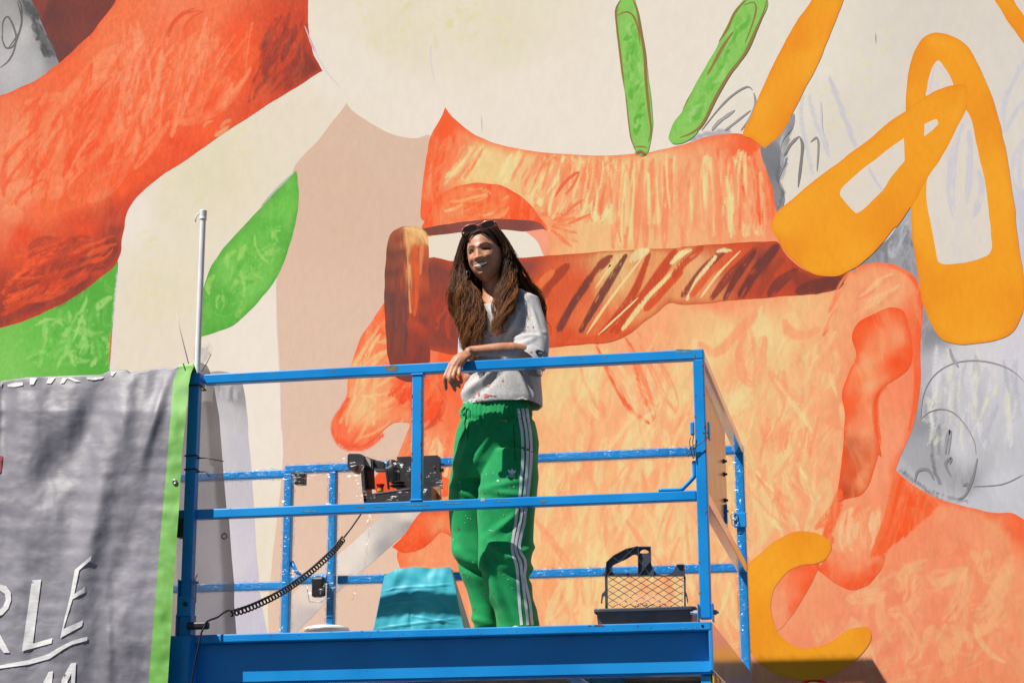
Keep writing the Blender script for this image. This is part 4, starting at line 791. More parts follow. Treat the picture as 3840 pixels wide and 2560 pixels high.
# ------------------------------------------------------------------ banner over the left rail
def interp(pts, v):
    if v<=pts[0][0]: return pts[0][1]
    for (a,b),(c,d) in zip(pts,pts[1:]):
        if v<=c: return b+(d-b)*(v-a)/(c-a)
    return pts[-1][1]
B_TOP=[(-300,1440),(0,1429),(33,1424),(109,1413),(245,1408),(381,1405),(414,1389),(474,1386),(490,1397),(545,1389),(615,1375),(648,1381),(675,1367),(730,1363)]
B_R=[(1360,732),(1400,716),(1440,708),(1706,682),(1897,672),(2142,653),(2387,640),(2560,629),(2800,612)]
B_G=[(1360,680),(1400,660),(1424,650),(1706,629),(1951,607),(2278,580),(2560,558),(2800,540)]
def g1(x,c,w_): return math.exp(-((x-c)/w_)**2)
def ban_Y(x,y):
    d=.045
    k=min(1,(y-1380)/160) if y>1380 else 0
    d+=.035*k+.05*min(1,max(0,(y-1500)/900))
    # swags and ridges
    d+=.018*g1(x,465-.03*(y-1500),38)*g1(y,1580,170)
    d+=.014*g1(x,600-.30*(y-1500),22)*g1(y,1560,160)
    d+=.020*g1(x,440-.25*(y-1600),60)*g1(y,1900,330)
    d-=.030*g1(x,375-.2*(y-1450),55)*g1(y,1520,170)*k
    d-=.026*g1(x,10,36)*g1(y,1520,160)
    d-=.022*g1(x,250-.6*(y-1700),80)*g1(y,1740,140)
    d+=.018*g1(x,130+.2*(y-1900),110)*g1(y,1950,170)
    d+=.012*g1(x,330-.28*(y-2050),50)*g1(y,2150,350)
    d-=.012*g1(x,480-.28*(y-2050),44)*g1(y,2200,420)
    d+=.018*g1(x,400,26)*g1(y,2450,200)
    d+=.010*mnoise.noise((x*.012,y*.003,1.3))+.0024*mnoise.noise((x*.005,y*.022,4.1))+.0022*mnoise.noise((x*.03,y*.025,7.7))+.0009*mnoise.noise((x*.09,y*.10,3.3))
    return -d
ban = empty('banner', (-3.1,-.08,.2)); tag(ban,'grey mesh banner with white lettering and bright green edge hung over the left rail','banner')
bb=NB('grey_mesh_cloth'); v=bb.coord()
wv=bb.n('TexWave',wave_type='BANDS',bands_direction='Z'); wv.inputs['Scale'].default_value=120; wv.inputs['Distortion'].default_value=1.2; wv.inputs['Detail'].default_value=2; bb.l(v,wv.inputs['Vector'])
big=bb.noise(bb.coord((1,1,.45)),4,4,.6)
col=bb.mix(bb.ramp(big,.3,.7), lin((114,112,121)), lin((142,139,149)))
cr=bb.ramp(bb.noise(bb.coord((3,3,22),(0,.12,0)),2.2,5,.7),.62,.68)
col=bb.mix(bb.math('MULTIPLY',cr,.25),col,lin((176,174,182)))
bb.set(Base_Color=col, Roughness=bb.ramp(big,.2,.8,.40,.56), Specular_IOR_Level=.6, Sheen_Weight=.2)
bb.bump(bb.math('ADD',bb.math('MULTIPLY',wv.outputs['Fac'],.25),bb.math('MULTIPLY',bb.noise(bb.coord((2,2,12),(0,.15,0)),6,5,.7),.9)),.22,.004)
CLOTH=bb.m
gb2=NB('green_mesh_cloth'); wv=gb2.n('TexWave',wave_type='BANDS',bands_direction='Z'); wv.inputs['Scale'].default_value=120; gb2.l(gb2.coord(),wv.inputs['Vector'])
gb2.set(Base_Color=gb2.mix(gb2.ramp(gb2.noise(gb2.coord(),7,4),.3,.7),lin((96,168,58)),lin((128,196,84))),Roughness=.5); gb2.bump(gb2.math('ADD',wv.outputs['Fac'],gb2.noise(gb2.coord((1,1,8)),14,3)),.25,.002)
GREENC=gb2.m
def ban_grid(name, xa, xb, nu, mat, y_to=2760, step=10):
    vs=[]; ys=[]; y=0
    rows=int((y_to-1360)/step)
    for j in range(-3,rows+1):
        for i in range(nu+1):
            u=i/nu
            yt=0
            x_top=(xa(1380) if callable(xa) else xa)*(1-u)+(xb(1380) if callable(xb) else xb)*u
            yt=interp(B_TOP,x_top)
            if j<=0:
                a=(-j)/3*math.pi*.62; Y0=ban_Y(x_top,yt)
                p=at(x_top,yt,Y0); rr_=.05
                p=p+Vector((0,rr_*(1-math.cos(a))*1.0+0*a, -0.012*(1-math.cos(a))*3-.0*a)); p.z+= .012*math.sin(a)
                vs.append(tuple(p))
            else:
                yy=yt+(y_to-yt)*j/rows
                x=(xa(yy) if callable(xa) else xa)*(1-u)+(xb(yy) if callable(xb) else xb)*u
                vs.append(tuple(at(x,yy,ban_Y(x,yy))))
    n=rows+4; W_=nu+1
    fs=[(j*W_+i,j*W_+i+1,(j+1)*W_+i+1,(j+1)*W_+i) for j in range(n-1) for i in range(nu)]
    return MB().add(vs,fs).build(name, mat, ban, smooth=True)
ban_grid('cloth', -260, lambda y: interp(B_G,y), 130, CLOTH, step=7)
ban_grid('green_hem', lambda y: interp(B_G,y)-1, lambda y: interp(B_R,y), 8, GREENC)
def on_banner(name, polys, mat, off=.0035):
    allv=[];allf=[]
    for P in polys:
        P=[Vector(p) for p in P]; n=len(P); dn=[]
        for a,b in zip(P,P[1:]+P[:1]):
            k=max(1,int((b-a).length/14)); dn+= [a+(b-a)*i/k for i in range(k)]
        A=np.array([tuple(p) for p in dn]); x0,y0=A.min(0); x1,y1=A.max(0)
        gx,gy=np.meshgrid(np.arange(x0,x1,12),np.arange(y0,y1,12)); G=np.stack([gx.ravel(),gy.ravel()],1); G=G[inside_np(G,dn)] if len(G) else G
        if len(G):
            d=np.min(np.hypot(G[:,None,0]-A[None,:,0],G[:,None,1]-A[None,:,1]),1); G=G[d>4]
        r=delaunay_2d_cdt(dn+[Vector(p) for p in G],[(i,(i+1)%len(dn)) for i in range(len(dn))],[],1,1e-6)
        k0=len(allv)
        for p in r[0]:
            q=at(p.x,p.y,ban_Y(p.x,p.y)-off); allv.append(tuple(q))
        allf+=[tuple(i+k0 for i in f) for f in r[2]]
    return MB().add(allv,allf).build(name,mat,ban,smooth=True)
lw=NB('banner_white_print'); lw.set(Base_Color=lw.mix(lw.ramp(lw.noise(lw.coord(),20,4),.3,.7),(.74,.73,.72),(.88,.87,.86)),Roughness=.5); lw.bump(lw.noise(lw.coord((2,2,12)),8,4),.3,.004)
LP=lw.m
C0=lambda *p:[(x/1.2957,1350+y/1.2957) for x,y in p]
on_banner('letter', [C0((-70,1072),(-20,1082),(30,1096),(52,1128),(54,1165),(40,1205),(12,1235),(-30,1250),(0,1330),(48,1420),(18,1420),(-20,1370),(-60,1290),(-60,1230),(-10,1220),(15,1195),(28,1165),(24,1135),(0,1118),(-60,1105))],LP)
on_banner('letter', [C0((155,1068),(200,1064),(160,1375),(255,1348),(250,1374),(107,1412))],LP)
on_banner('letter', [T(7,(515,790),(630,690),(625,722),(545,792),(512,955),(585,905),(580,945),(500,992),(437,1195),(570,1136),(565,1175),(415,1258),(445,1120),(485,960))],LP)
on_banner('printed_underline', [T(7,(-100,1462),(0,1446),(200,1408),(330,1368),(420,1315),(500,1275),(602,1248),(600,1276),(500,1302),(440,1334),(340,1402),(200,1440),(0,1468),(-100,1480))],LP)
on_banner('letter', [T(7,(488,1432),(524,1427),(512,1640),(488,1640),(492,1500),(445,1600),(420,1600),(425,1545))],LP)
on_banner('letter', [T(7,(335,1492),(365,1485),(352,1640),(330,1640),(333,1560),(310,1610),(285,1610),(300,1560))],LP)
for P in (((50,1082),(100,1068),(155,1064),(160,1085),(100,1098),(55,1096)),((205,1036),(255,1036),(230,1082),(205,1082)),((335,1032),(385,1031),(350,1075),(318,1072)),((450,1034),(490,1032),(555,1060),(520,1062)),((430,1034),(465,1034),(440,1070),(415,1075)),((595,1030),(720,1025),(700,1042),(640,1050),(600,1044)),((764,995),(800,992),(775,1024),(762,1014)),((0,1066),(22,1064),(10,1090),(0,1096))): on_banner('letter',[T(4,*P)],LP)
on_banner('red_print', [[(-40,1706),(11,1709),(3,1770),(-40,1800)]], simple('red_print_ink',lin((150,52,66)),.5))
def grommet(p, r=.011, par=None):
    mb=MB(); mb.tube([(p.x+r*math.cos(a),p.y,p.z+r*math.sin(a)) for a in [i*2*math.pi/20 for i in range(20)]],.0035,8,closed=True); mb.build('grommet',STEEL,par or ban,smooth=True)
p=at(655,1806,ban_Y(655,1806)-.003); grommet(p,.008); MB().tube([(p.x,p.y-.001,p.z),(p.x,p.y+.0005,p.z)],.006,14).build('grommet_hole',simple('hole_grey',(.5,.5,.5),.6),ban)
# the part folded round behind the post: see-through mesh
ms=NB('see_through_mesh'); tr=ms.n('BsdfTransparent'); df=ms.n('BsdfDiffuse'); tl=ms.n('BsdfTranslucent')
df.inputs[0].default_value=(.36,.355,.345,1); tl.inputs[0].default_value=(.30,.29,.27,1)
m1=ms.n('MixShader'); m1.inputs[0].default_value=.45; ms.l(df.outputs[0],m1.inputs[1]); ms.l(tl.outputs[0],m1.inputs[2])
at_=ms.n('Attribute',attribute_name='Col'); m2=ms.n('MixShader')
wv=ms.n('TexWave',wave_type='BANDS',bands_direction='Z'); wv.inputs['Scale'].default_value=110; wv.inputs['Distortion'].default_value=.6; ms.l(ms.coord(),wv.inputs['Vector'])
fac=ms.math('ADD', at_.outputs['Fac'], ms.math('MULTIPLY', ms.math('SUBTRACT',wv.outputs['Fac'],.5), .22)); ms.l(fac,m2.inputs[0]); ms.l(tr.outputs[0],m2.inputs[1]); ms.l(m1.outputs[0],m2.inputs[2]); ms.l(m2.outputs[0],ms.out.inputs['Surface'])
RE=[(1358,752),(1362,772),(1388,786),(1453,803),(1560,822),(1664,830),(1759,837),(1900,849),(1942,859),(2089,869),(2195,879),(2258,878),(2367,886),(2420,888)]
vs=[];cs=[]; ny=90; nx=14
for j in range(ny+1):
    y=1358+(2400-1358)*j/ny; xr=interp(RE,y); xl=640 if y>1425 else 738
    for i in range(nx+1):
        u=i/nx; x=xl+(xr-xl)*u; Yb=.11+.015*math.sin(y*.006+u*3)+.012*mnoise.noise((x*.02,y*.005,3))
        if y<1400: Yb=.06+(.05)*(y-1358)/42
        vs.append(tuple(at(x,y,Yb))); a=.80 if xr-x<42 else .60
        a+=.10*max(0,min(1,.5+mnoise.noise((x*.012,y*.004,8))*1.2)); cs.append((a,a,a))
mb=MB().add(vs,[(j*(nx+1)+i,j*(nx+1)+i+1,(j+1)*(nx+1)+i+1,(j+1)*(nx+1)+i) for j in range(ny) for i in range(nx)])
o=mb.build('back_flap',ms.m,ban,smooth=True); color_attr(o.data,cs)
grommet(at(841,2009,.108),.011,o)

# ------------------------------------------------------------------ teal bag
bag=empty('shopping_bag',(at(1580,2300,.6).x,.6,0)); tag(bag,'teal woven plastic shopping bag standing on the deck beside the green trousers','bag')
tb=NB('teal_woven_plastic'); v=tb.coord()
wv=tb.n('TexWave',wave_type='BANDS',bands_direction='X'); wv.inputs['Scale'].default_value=60; wv.inputs['Distortion'].default_value=.5; tb.l(v,wv.inputs['Vector'])
tb.set(Base_Color=tb.mix(tb.ramp(tb.noise(v,6,4),.3,.7),lin((32,150,174)),lin((60,180,200))),Roughness=.5,Specular_IOR_Level=.4)
tb.bump(tb.math('ADD',tb.math('MULTIPLY',wv.outputs['Fac'],.02),tb.noise(v,13,3,.55)),.18,.003); TEAL=tb.m
BG=lambda x,y:(1380+x/4.9,2080+y/4.9)
def bag_face(name, TL,TR,BR,BL,Yt,Yb,seed,amp=.012,n=26,sag=None):
    vs=[]
    for i in range(n+1):
        for j in range(n+1):
            u,v_=j/n,i/n
            x=(TL[0]*(1-u)+TR[0]*u)*(1-v_)+(BL[0]*(1-u)+BR[0]*u)*v_; y=(TL[1]*(1-u)+TR[1]*u)*(1-v_)+(BL[1]*(1-u)+BR[1]*u)*v_
            if sag: y+=sag(u)*(1-v_)
            Yl=(Yt[0]*(1-u)+Yt[1]*u)*(1-v_)+(Yb[0]*(1-u)+Yb[1]*u)*v_
            ed=min(1,6*min(u,1-u)); 
            Yl-=.012*math.sin(math.pi*u)*math.sin(math.pi*min(1,v_*1.1))
            Yl+=ed*(amp*mnoise.noise((x*.012,y*.010,seed))+amp*.5*mnoise.noise((x*.03,y*.024,seed+3))-.004*g1(v_,.27+.02*math.sin(u*5),.010)-.004*g1(v_,.50-.05*u,.010)*(u<.6)+.004*g1(u,.38+.03*v_,.010)*(v_>.35)-.003*g1(v_-.2*u,.62,.012)*(u>.4)-.004*g1(v_+.15*u,.88,.012))
            vs.append(tuple(at(x,y,Yl)))
    fs=[(i*(n+1)+j,i*(n+1)+j+1,(i+1)*(n+1)+j+1,(i+1)*(n+1)+j) for i in range(n) for j in range(n)]
    return MB().add(vs,fs).build(name,TEAL,bag,smooth=True)
bag_face('front_panel',BG(300,262),BG(1520,235),BG(1790,1500),BG(90,1500),(.50,.50),(.46,.46),1,amp=.012,n=60,sag=lambda u:23*max(0,1-u/.17)-4*math.sin(3*u)+2.5*math.sin(11*u))
bag_face('side_panel',BG(1520,235),BG(1545,300),BG(1940,1500),BG(1790,1500),(.50,.70),(.50,.80),7,.004,12)
bag_face('side_panel',BG(300,380),BG(330,340),BG(90,1500),BG(70,1480),(.70,.50),(.80,.50),8,.004,12)
bag_face('back_panel',BG(300,350),BG(1545,260),BG(1940,1500),BG(80,1500),(.70,.70),(.80,.80),9,.004,12)
def on_bag(pts,w_=.0015): 
    mb=MB()
    for a,b in zip(pts,pts[1:]):
        mb.tube([at(*BG(*a),.488),at(*BG(*b),.488)],w_,5)
    return mb.build('seam',TEAL,bag,smooth=True)

# ------------------------------------------------------------------ paint tray with roller grid
tray=empty('paint_tub',(at(2415,2330,.3).x,.3,0)); tag(tray,'dark grey plastic paint tub with upright diamond mesh roller grid beside the right post','paint tub')
GP=simple('dark_grey_plastic',lin((66,70,80)),.42,var=.12,scale=24)
TG=lambda x,y:(2180+x/3.92,1980+y/3.92)
yF,yB=.13,.42
def zt(x,y,Y): return at(*TG(x,y),Y)
def ring(x0,x1,yp,Y0,Y1,r=.02,n=5):
    a=at(*TG(x0,yp),Y0); b=at(*TG(x1,yp),Y0); z=a.z; xs0,xs1=a.x,b.x; out=[]
    for cx,cy,a0 in ((xs1-r,Y0+r,-90),(xs1-r,Y1-r,0),(xs0+r,Y1-r,90),(xs0+r,Y0+r,180)):
        for k in range(n+1):
            q=math.radians(a0+90*k/n); out.append((cx+r*math.cos(q),cy+r*math.sin(q),z))
    return out
def loft(name,rings,mat,parent,cap0=True,cap1=False,smooth=True):
    n=len(rings[0]); vs=[p for r in rings for p in r]; fs=[(i*n+j,i*n+(j+1)%n,(i+1)*n+(j+1)%n,(i+1)*n+j) for i in range(len(rings)-1) for j in range(n)]
    if cap0: fs.append(tuple(range(n))[::-1])
    if cap1: fs.append(tuple((len(rings)-1)*n+j for j in range(n)))
    o=MB().add(vs,fs).build(name,mat,parent); 
    if smooth:
        for p in o.data.polygons: p.use_smooth=True
        o.data.set_sharp_from_angle(angle=.6)
    return o
R0=ring(235,1615,1390,yF+.02,yB-.02); zlo=.0
R0=[(x,y,0.002) for x,y,z in R0]
R1=ring(215,1640,1215,yF+.006,yB-.006)
loft('tub',[R0,R1,[(x,y,z-.002) for x,y,z in ring(225,1630,1215,yF+.009,yB-.009)],[(x,y,.008) for x,y,z in R0]],GP,tray,True,True)
z_t=at(*TG(900,1165),yF).z; z_b=at(*TG(900,1212),yF).z
ro=ring(170,1685,1165,yF-.012,yB+.012,.028); ri=ring(235,1620,1165,yF+.010,yB-.010)
loft('rim',[[(x,y,z_b) for x,y,z in ring(180,1675,1165,yF-.006,yB+.006,.024)],[(x,y,z_b) for x,y,z in ro],[(x,y,z_t-.004) for x,y,z in ro],[(x,y,z_t) for x,y,z in ring(178,1677,1165,yF-.009,yB+.009,.026)],[(x,y,z_t) for x,y,z in ri],[(x,y,z_b) for x,y,z in ri]],GP,tray,False,False)
YG=.25
def plate(name, outer, holes, Y, th, mat, parent, conv=TG, sm=4):
    oc=catmull(outer,sm) if sm>1 else outer; hs=[catmull(h,sm) if sm>1 else h for h in holes]
    loops=[oc]+hs; V2=[];E=[]
    for L in loops:
        k=len(V2); V2+=[Vector(p) for p in L]; E+=[(k+i,k+(i+1)%len(L)) for i in range(len(L))]
    r=delaunay_2d_cdt(V2,E,[],0,1e-6); P=[tuple(p) for p in r[0]]; F=[]
    for f in r[2]:
        c=np.array([[sum(P[i][0] for i in f)/3,sum(P[i][1] for i in f)/3]])
        if inside_np(c,oc)[0] and not any(inside_np(c,h)[0] for h in hs): F.append(tuple(f))
    n=len(P); vs=[tuple(at(*conv(*p),Y)) for p in P]; vs+= [(v_[0],v_[1]+th,v_[2]) for v_ in vs]
    fs=F+[tuple(i+n for i in f[::-1]) for f in F]
    cnt={}
    for f in F:
        for a,b in zip(f,f[1:]+f[:1]): cnt[(a,b)]=1
    for (a,b) in list(cnt):
        if (b,a) not in cnt: fs.append((b,a,a+n,b+n))
    o=MB().add(vs,fs).build(name,mat,parent); bm=bmesh.new(); bm.from_mesh(o.data); bmesh.ops.recalc_face_normals(bm,faces=bm.faces); bm.to_mesh(o.data); bm.free()
    return o
outer=[(345,700),(345,640),(355,580),(375,505),(410,450),(475,400),(560,350),(660,305),(760,278),(840,265),(850,272),(1000,272),(1018,262),(1020,300),(1022,480),(1045,570),(1090,640),(1160,680),(1240,688),(1320,655),(1370,600),(1395,550),(1410,532),(1500,532),(1518,545),(1520,620),(1522,700),(1522,700),(930,704)]
h1=[(455,560),(470,540),(560,495),(660,450),(740,400),(780,385),(815,395),(832,430),(834,540),(834,640),(820,655),(650,656),(490,655),(460,640)]
h2=[(865,340),(880,325),(925,308),(970,325),(988,340),(985,362),(925,366),(868,362)]
hp_=plate('handle_plate',outer,[h1,h2],YG,.006,GP,tray)
def rib(a,b,w_=5,dy=-.010): 
    p,q=at(*TG(*a),YG-.005),at(*TG(*b),YG-.005); d=(q-p).normalized(); n_=Vector((-d.z,0,d.x))*.0016; o=Vector((0,.006,0))
    return [p-n_-o,q-n_-o,q-n_+o,p-n_+o,p+n_-o,q+n_-o,q+n_+o,p+n_+o]
for a,b in (((840,268),(836,690)),((1016,268),(1020,480)),((850,690),(1010,490)),((1012,690),(850,470)),((470,425),(560,495)),((650,310),(750,390)),((790,278),(580,480)),((384,690),(450,630)),((380,698),(1520,698)),((360,690),(372,500)),((372,500),(480,400)),((480,400),(660,306)),((660,306),(836,266)),((836,274),(1016,274)),((1062,690),(1062,620)),((1510,540),(1510,690)),((1400,536),(1505,536)),((615,656),(650,690)),((690,656),(650,690)),((842,385),(865,362)),((1012,385),(988,362))):
    MB().hexa(rib(a,b)).build('rib',GP,hp_)
for xs,xe in ((345,382),(1506,1530)):
    plate('side_bar',[(xs,700),(xe,700),(xe+3,1175),(xs+6,1175)],[],YG-.004,.012,GP,tray,sm=1)
plate('hook',[(345,915),(300,965),(286,1100),(302,1106),(318,1000),(335,995),(345,1000)],[],YG-.002,.006,GP,tray,sm=1)
plate('hook',[(1528,915),(1552,965),(1570,1060),(1562,1106),(1550,1060),(1542,1000),(1530,1000)],[],YG-.002,.006,GP,tray,sm=1)
mb=MB(); mb2=MB()
PKP=simple('dried_peach_paint',lin((236,190,164)),.6,var=.1,scale=40)
for s_ in (1,-1):
    for k in range(-9,13):
        x0=380+k*166; 
        a,b=(x0,700),(x0+s_*750,1160)
        seg=[]
        for i in range(41):
            u=i/40; x=a[0]+(b[0]-a[0])*u; y=700+460*u
            if 384<x<1508: seg.append((x,y))
        if len(seg)>1:
            mb.tube([at(*TG(*p),YG+.002*s_) for p in (seg[0],seg[-1])],.0014,5)
            cl_=[p for p in seg if (p[0]-930)**2/420**2+(p[1]-1160)**2/200**2<1]
            if len(cl_)>1: mb2.tube([at(*TG(*p),YG-.001+.002*s_) for p in cl_],[.0012+.0016*rnd.random() for _ in cl_],5)
mb.build('wire_mesh',GP,tray); 
for k in range(26):
    x=rnd.gauss(930,180); y=1150-abs(rnd.gauss(0,40)); p=at(*TG(x,y),YG-.003); q=p+Vector((rnd.uniform(-.012,.012),0,rnd.uniform(-.003,.010))); mb2.tube([p,(p+q)/2,q],[.001,.0032,.001],5)
tag(mb2.build('dried_paint',PKP,tray,smooth=True),kind='stuff')

# ------------------------------------------------------------------ white pail, only its lid shows
pail=empty('paint_pail',(at(1225,2352,.8).x,.8,0)); tag(pail,'white plastic paint pail lid just showing above the deck edge left of the teal bag','pail')
zc=at(1225,2352,.8).z; c=(at(1225,2352,.8).x,.8)
def circ(r,z,n=32): return [(c[0]+r*math.cos(2*math.pi*i/n),c[1]+r*math.sin(2*math.pi*i/n),z) for i in range(n)]
loft('pail_body',[circ(.085,0.001),circ(.094,zc-.012)],WHITE_PL,pail,True,True)
loft('lid',[circ(.101,zc-.016),circ(.103,zc-.010),circ(.100,zc-.003),circ(.09,zc),circ(.07,zc+.006)],WHITE_PL,pail,True,True)

# ------------------------------------------------------------------ control box hung on the rear rail
cb=empty('control_box',(at(1500,1800,1.9).x,1.9,.8)); tag(cb,'black lift control box with joystick and red stop button wrapped in clear film','control box')
Q=lambda x,y:(1240+x/4.356,1640+y/4.356)
BX=simple('black_box_metal',(.022,.023,.027),.45,var=.2,scale=30,spec=.6)
def solid(name,pts,Y,th,mat=BX): return plate(name,pts,[],Y,th,mat,cb,conv=Q,sm=1)
solid('back_plate',[(1080,315),(1740,288),(1762,300),(1800,800),(1640,800),(1080,860)],1.985,.05)
solid('console',[(530,905),(720,915),(1300,832),(1645,795),(1650,1090),(545,1110)],1.80,.20)
solid('console_top',[(700,905),(1290,826),(1296,838),(720,922)],1.797,.006,simple('edge_metal',(.35,.34,.33),.35,.6))
solid('guard_head',[(275,290),(300,262),(480,262),(515,285),(515,440),(470,430),(430,450),(380,545),(300,520),(272,500)],1.82,.11)
solid('guard_arm',[(480,300),(515,275),(535,420),(555,700),(565,900),(590,1040),(540,1040),(510,820),(490,520)],1.80,.14)
bw=simple('brown_guard_panel',lin((122,66,34)),.45,var=.15)
solid('guard_panel',[(515,290),(690,350),(700,500),(720,840),(570,835),(545,560)],1.86,.012,bw)
solid('guard_panel_top',[(512,288),(690,352),(694,515),(540,540)],1.852,.007)
solid('warning_label',[(530,305),(645,345),(660,485),(545,440)],1.849,.002,simple('paper_label',(.42,.38,.35),.6,var=.12,scale=80))
solid('guard_bar',[(688,350),(860,395),(862,505),(694,495)],1.87,.05)
solid('guard_bar',[(735,540),(1080,538),(1080,552),(735,552)],1.88,.03)
solid('guard_bar',[(890,540),(912,540),(945,830),(925,830)],1.86,.03)
p=at(*Q(1035,640),1.83)
def lathe(name,x,y,prof,mat,tilt=0,par=None):
    c_=at(*Q(x,y),1.84); n=20
    rs=[[(c_.x+r*math.cos(2*math.pi*i/n)+tilt*z,c_.y+r*math.sin(2*math.pi*i/n),c_.z+z) for i in range(n)] for r,z in prof]
    return loft(name,rs,mat,par or cb,True,True)
k=1/800/4.356*8.2/8.2
u_=lambda px: px/4.356/745.0
js_=lathe('joystick',1040,720,[(u_(95),0),(u_(100),u_(40)),(u_(112),u_(120)),(u_(118),u_(190)),(u_(108),u_(240)),(u_(96),u_(300)),(u_(80),u_(345)),(u_(50),u_(362))],BLACK,-.12)
for y,r in ((740,118),(790,142)): lathe('joystick_boot',1105,y,[(u_(r*.6),-u_(26)),(u_(r),-u_(4)),(u_(r),u_(6)),(u_(r*.6),u_(26))],RUBBER,0,js_)
sb0=lathe('stop_button_base',812,880,[(u_(50),0),(u_(52),u_(48))],simple('yellow_plastic',lin((206,150,20)),.4))
lathe('stop_button',812,832,[(u_(50),0),(u_(52),u_(36)),(u_(68),u_(50)),(u_(70),u_(70)),(u_(50),u_(76))],simple('red_plastic',lin((176,22,30)),.35),0,sb0)
q=at(*Q(1695,478),1.982); MB().tube([(q.x,q.y-.002,q.z),(q.x,q.y+.004,q.z)],.005,10).build('screw',simple('brass_screw',(.3,.18,.09),.4,.7),cb)
q=at(*Q(1795,510),1.99); MB().box(q.x-.005,q.x+.012,q.y,q.y+.03,q.z-.012,q.z+.006).build('side_knob',BLACK,cb,bevel=.003)
solid('carton',[(1630,810),(1780,790),(1800,1000),(1640,1020)],1.94,.02,simple('brown_card',lin((176,120,82)),.7,var=.15,scale=60))
# film over the box
for i,(pp,Y) in enumerate(((((200,280),(560,230),(520,560),(190,560)),1.79),(((520,290),(880,380),(870,470),(540,330)),1.80),(((860,330),(1100,300),(1180,560),(860,520)),1.79),(((1100,420),(1300,470),(1300,720),(1160,560)),1.82),(((1500,560),(1790,600),(1810,800),(1500,700)),1.93),(((520,840),(740,860),(720,1040),(540,1040)),1.785),(((1500,790),(1640,800),(1640,1010),(1500,1010)),1.79),(((1620,790),(1820,740),(1840,980),(1650,1000)),1.91),(((430,880),(540,860),(560,1010),(420,1000)),1.79),(((720,930),(1290,850),(1290,1040),(720,1040)),1.79),(((200,540),(500,560),(540,900),(300,640)),1.80),(((950,1190),(1780,1140),(1700,1260),(1250,1350)),1.86),(((590,1240),(640,1240),(760,1500),(600,1600)),1.84))):
    film_sheet([at(*Q(*q_),Y) for q_ in pp], 20+i, cb, 'plastic_film', .016)
mb=MB()  # hanging twisted tail of film
tail=[at(x,y,1.84) for x,y in ((1382,1930),(1380,1990),(1378,2060),(1366,2120),(1345,2180),(1326,2230),(1322,2250))]
vs=[];pts=catmull([tuple(p) for p in tail],6,False); m_=len(pts)
for i,p in enumerate(pts):
    for j in range(4):
        a=i*.7+j; r_=.012*(1-.4*i/m_); vs.append((p[0]+(j/3-.5)*2*r_*math.cos(a*.8)+rnd.uniform(-.002,.002),p[1]+.008*math.sin(a*1.3),p[2]))
MB().add(vs,[(i*4+j,i*4+j+1,(i+1)*4+j+1,(i+1)*4+j) for i in range(m_-1) for j in range(3)]).build('plastic_film',FILM,cb,smooth=True)
# coiled cable
mb=MB()
mb.tube([at(1360,1915,1.86),at(1350,1932,1.84),at(1318,1978,1.80),at(1290,2014,1.76)],.0042,8)
cp=[at(1287,2020,1.74),at(1240,2075,1.45),at(1150,2155,1.05),at(1050,2223,.62),at(960,2268,.30),at(895,2292,.10),at(858,2298,.02)]
path=[Vector(p) for p in catmull([tuple(p) for p in cp],60,False)]; n=len(path); turns=43; pts=[]
cum=[0]
for a,b in zip(path,path[1:]): cum.append(cum[-1]+(b-a).length)
Ltot=cum[-1]; N=turns*14; j=0
for i in range(N+1):
    s_=Ltot*i/N
    while j<n-2 and cum[j+1]<s_: j+=1
    f=(s_-cum[j])/max(1e-9,cum[j+1]-cum[j]); c_=path[j].lerp(path[j+1],f); tdir=(path[j+1]-path[j]).normalized()
    a_=(Vector((0,0,1))-tdir*tdir.z).normalized(); b_=tdir.cross(a_); q=2*math.pi*i/14; pts.append(c_+(a_*math.cos(q)+b_*math.sin(q))*.0125)
mb.tube(pts,.0040,6)
mb.tube(catmull([tuple(p) for p in (pts[-1],at(838,2296,.0),at(815,2313,-.02),at(790,2322,-.04),at(772,2332,-.055),at(768,2345,-.058),at(755,2372,-.062),at(745,2420,-.065),at(728,2500,-.066),at(712,2600,-.066))],6,False),.0042,8)
o=mb.build('coiled_cable',RUBBER,cb,smooth=True)

# ------------------------------------------------------------------ the person
def smooth_union(bm_parts, voxel, iters=6, name='tmp'):
    """voxel union of closed lofts -> one continuous mesh"""
    me=bm_parts.mesh(name); o=bpy.data.objects.new(name,me); COL.objects.link(o)
    m=o.modifiers.new('r','REMESH'); m.mode='VOXEL'; m.voxel_size=voxel; m.adaptivity=0
    if iters:
        s_=o.modifiers.new('s','SMOOTH'); s_.factor=.5; s_.iterations=iters
    dg=bpy.context.evaluated_depsgraph_get(); out=bpy.data.meshes.new_from_object(o.evaluated_get(dg)); bpy.data.objects.remove(o); return out
def ell_loft(mb, rings, n=28, sup=2.0):
    """rings: (centre, a, b[, axis_u, axis_v]) closed loft"""
    k=len(mb.v)
    for r in rings:
        c,a,b=Vector(r[0]),r[1],r[2]; U=Vector(r[3]) if len(r)>3 else Vector((1,0,0)); V_=Vector(r[4]) if len(r)>4 else Vector((0,1,0))
        for j in range(n):
            q=2*math.pi*j/n; cs,sn=math.cos(q),math.sin(q)
            mb.v.append(tuple(c+U*(a*math.copysign(abs(cs)**(2/sup),cs))+V_*(b*math.copysign(abs(sn)**(2/sup),sn))))
    m=len(rings)
    for i in range(m-1):
        for j in range(n): mb.f.append((k+i*n+j,k+i*n+(j+1)%n,k+(i+1)*n+(j+1)%n,k+(i+1)*n+j))
    mb.f.append(tuple(k+j for j in range(n))[::-1]); mb.f.append(tuple(k+(m-1)*n+j for j in range(n)))
PXM=1/905.0
def R5(X,Y_): return (1280+.5442*X, 853+.5442*Y_)
def rg(x,y,hw,Y_,d): return (at(x,y,Y_), hw*PXM, d)
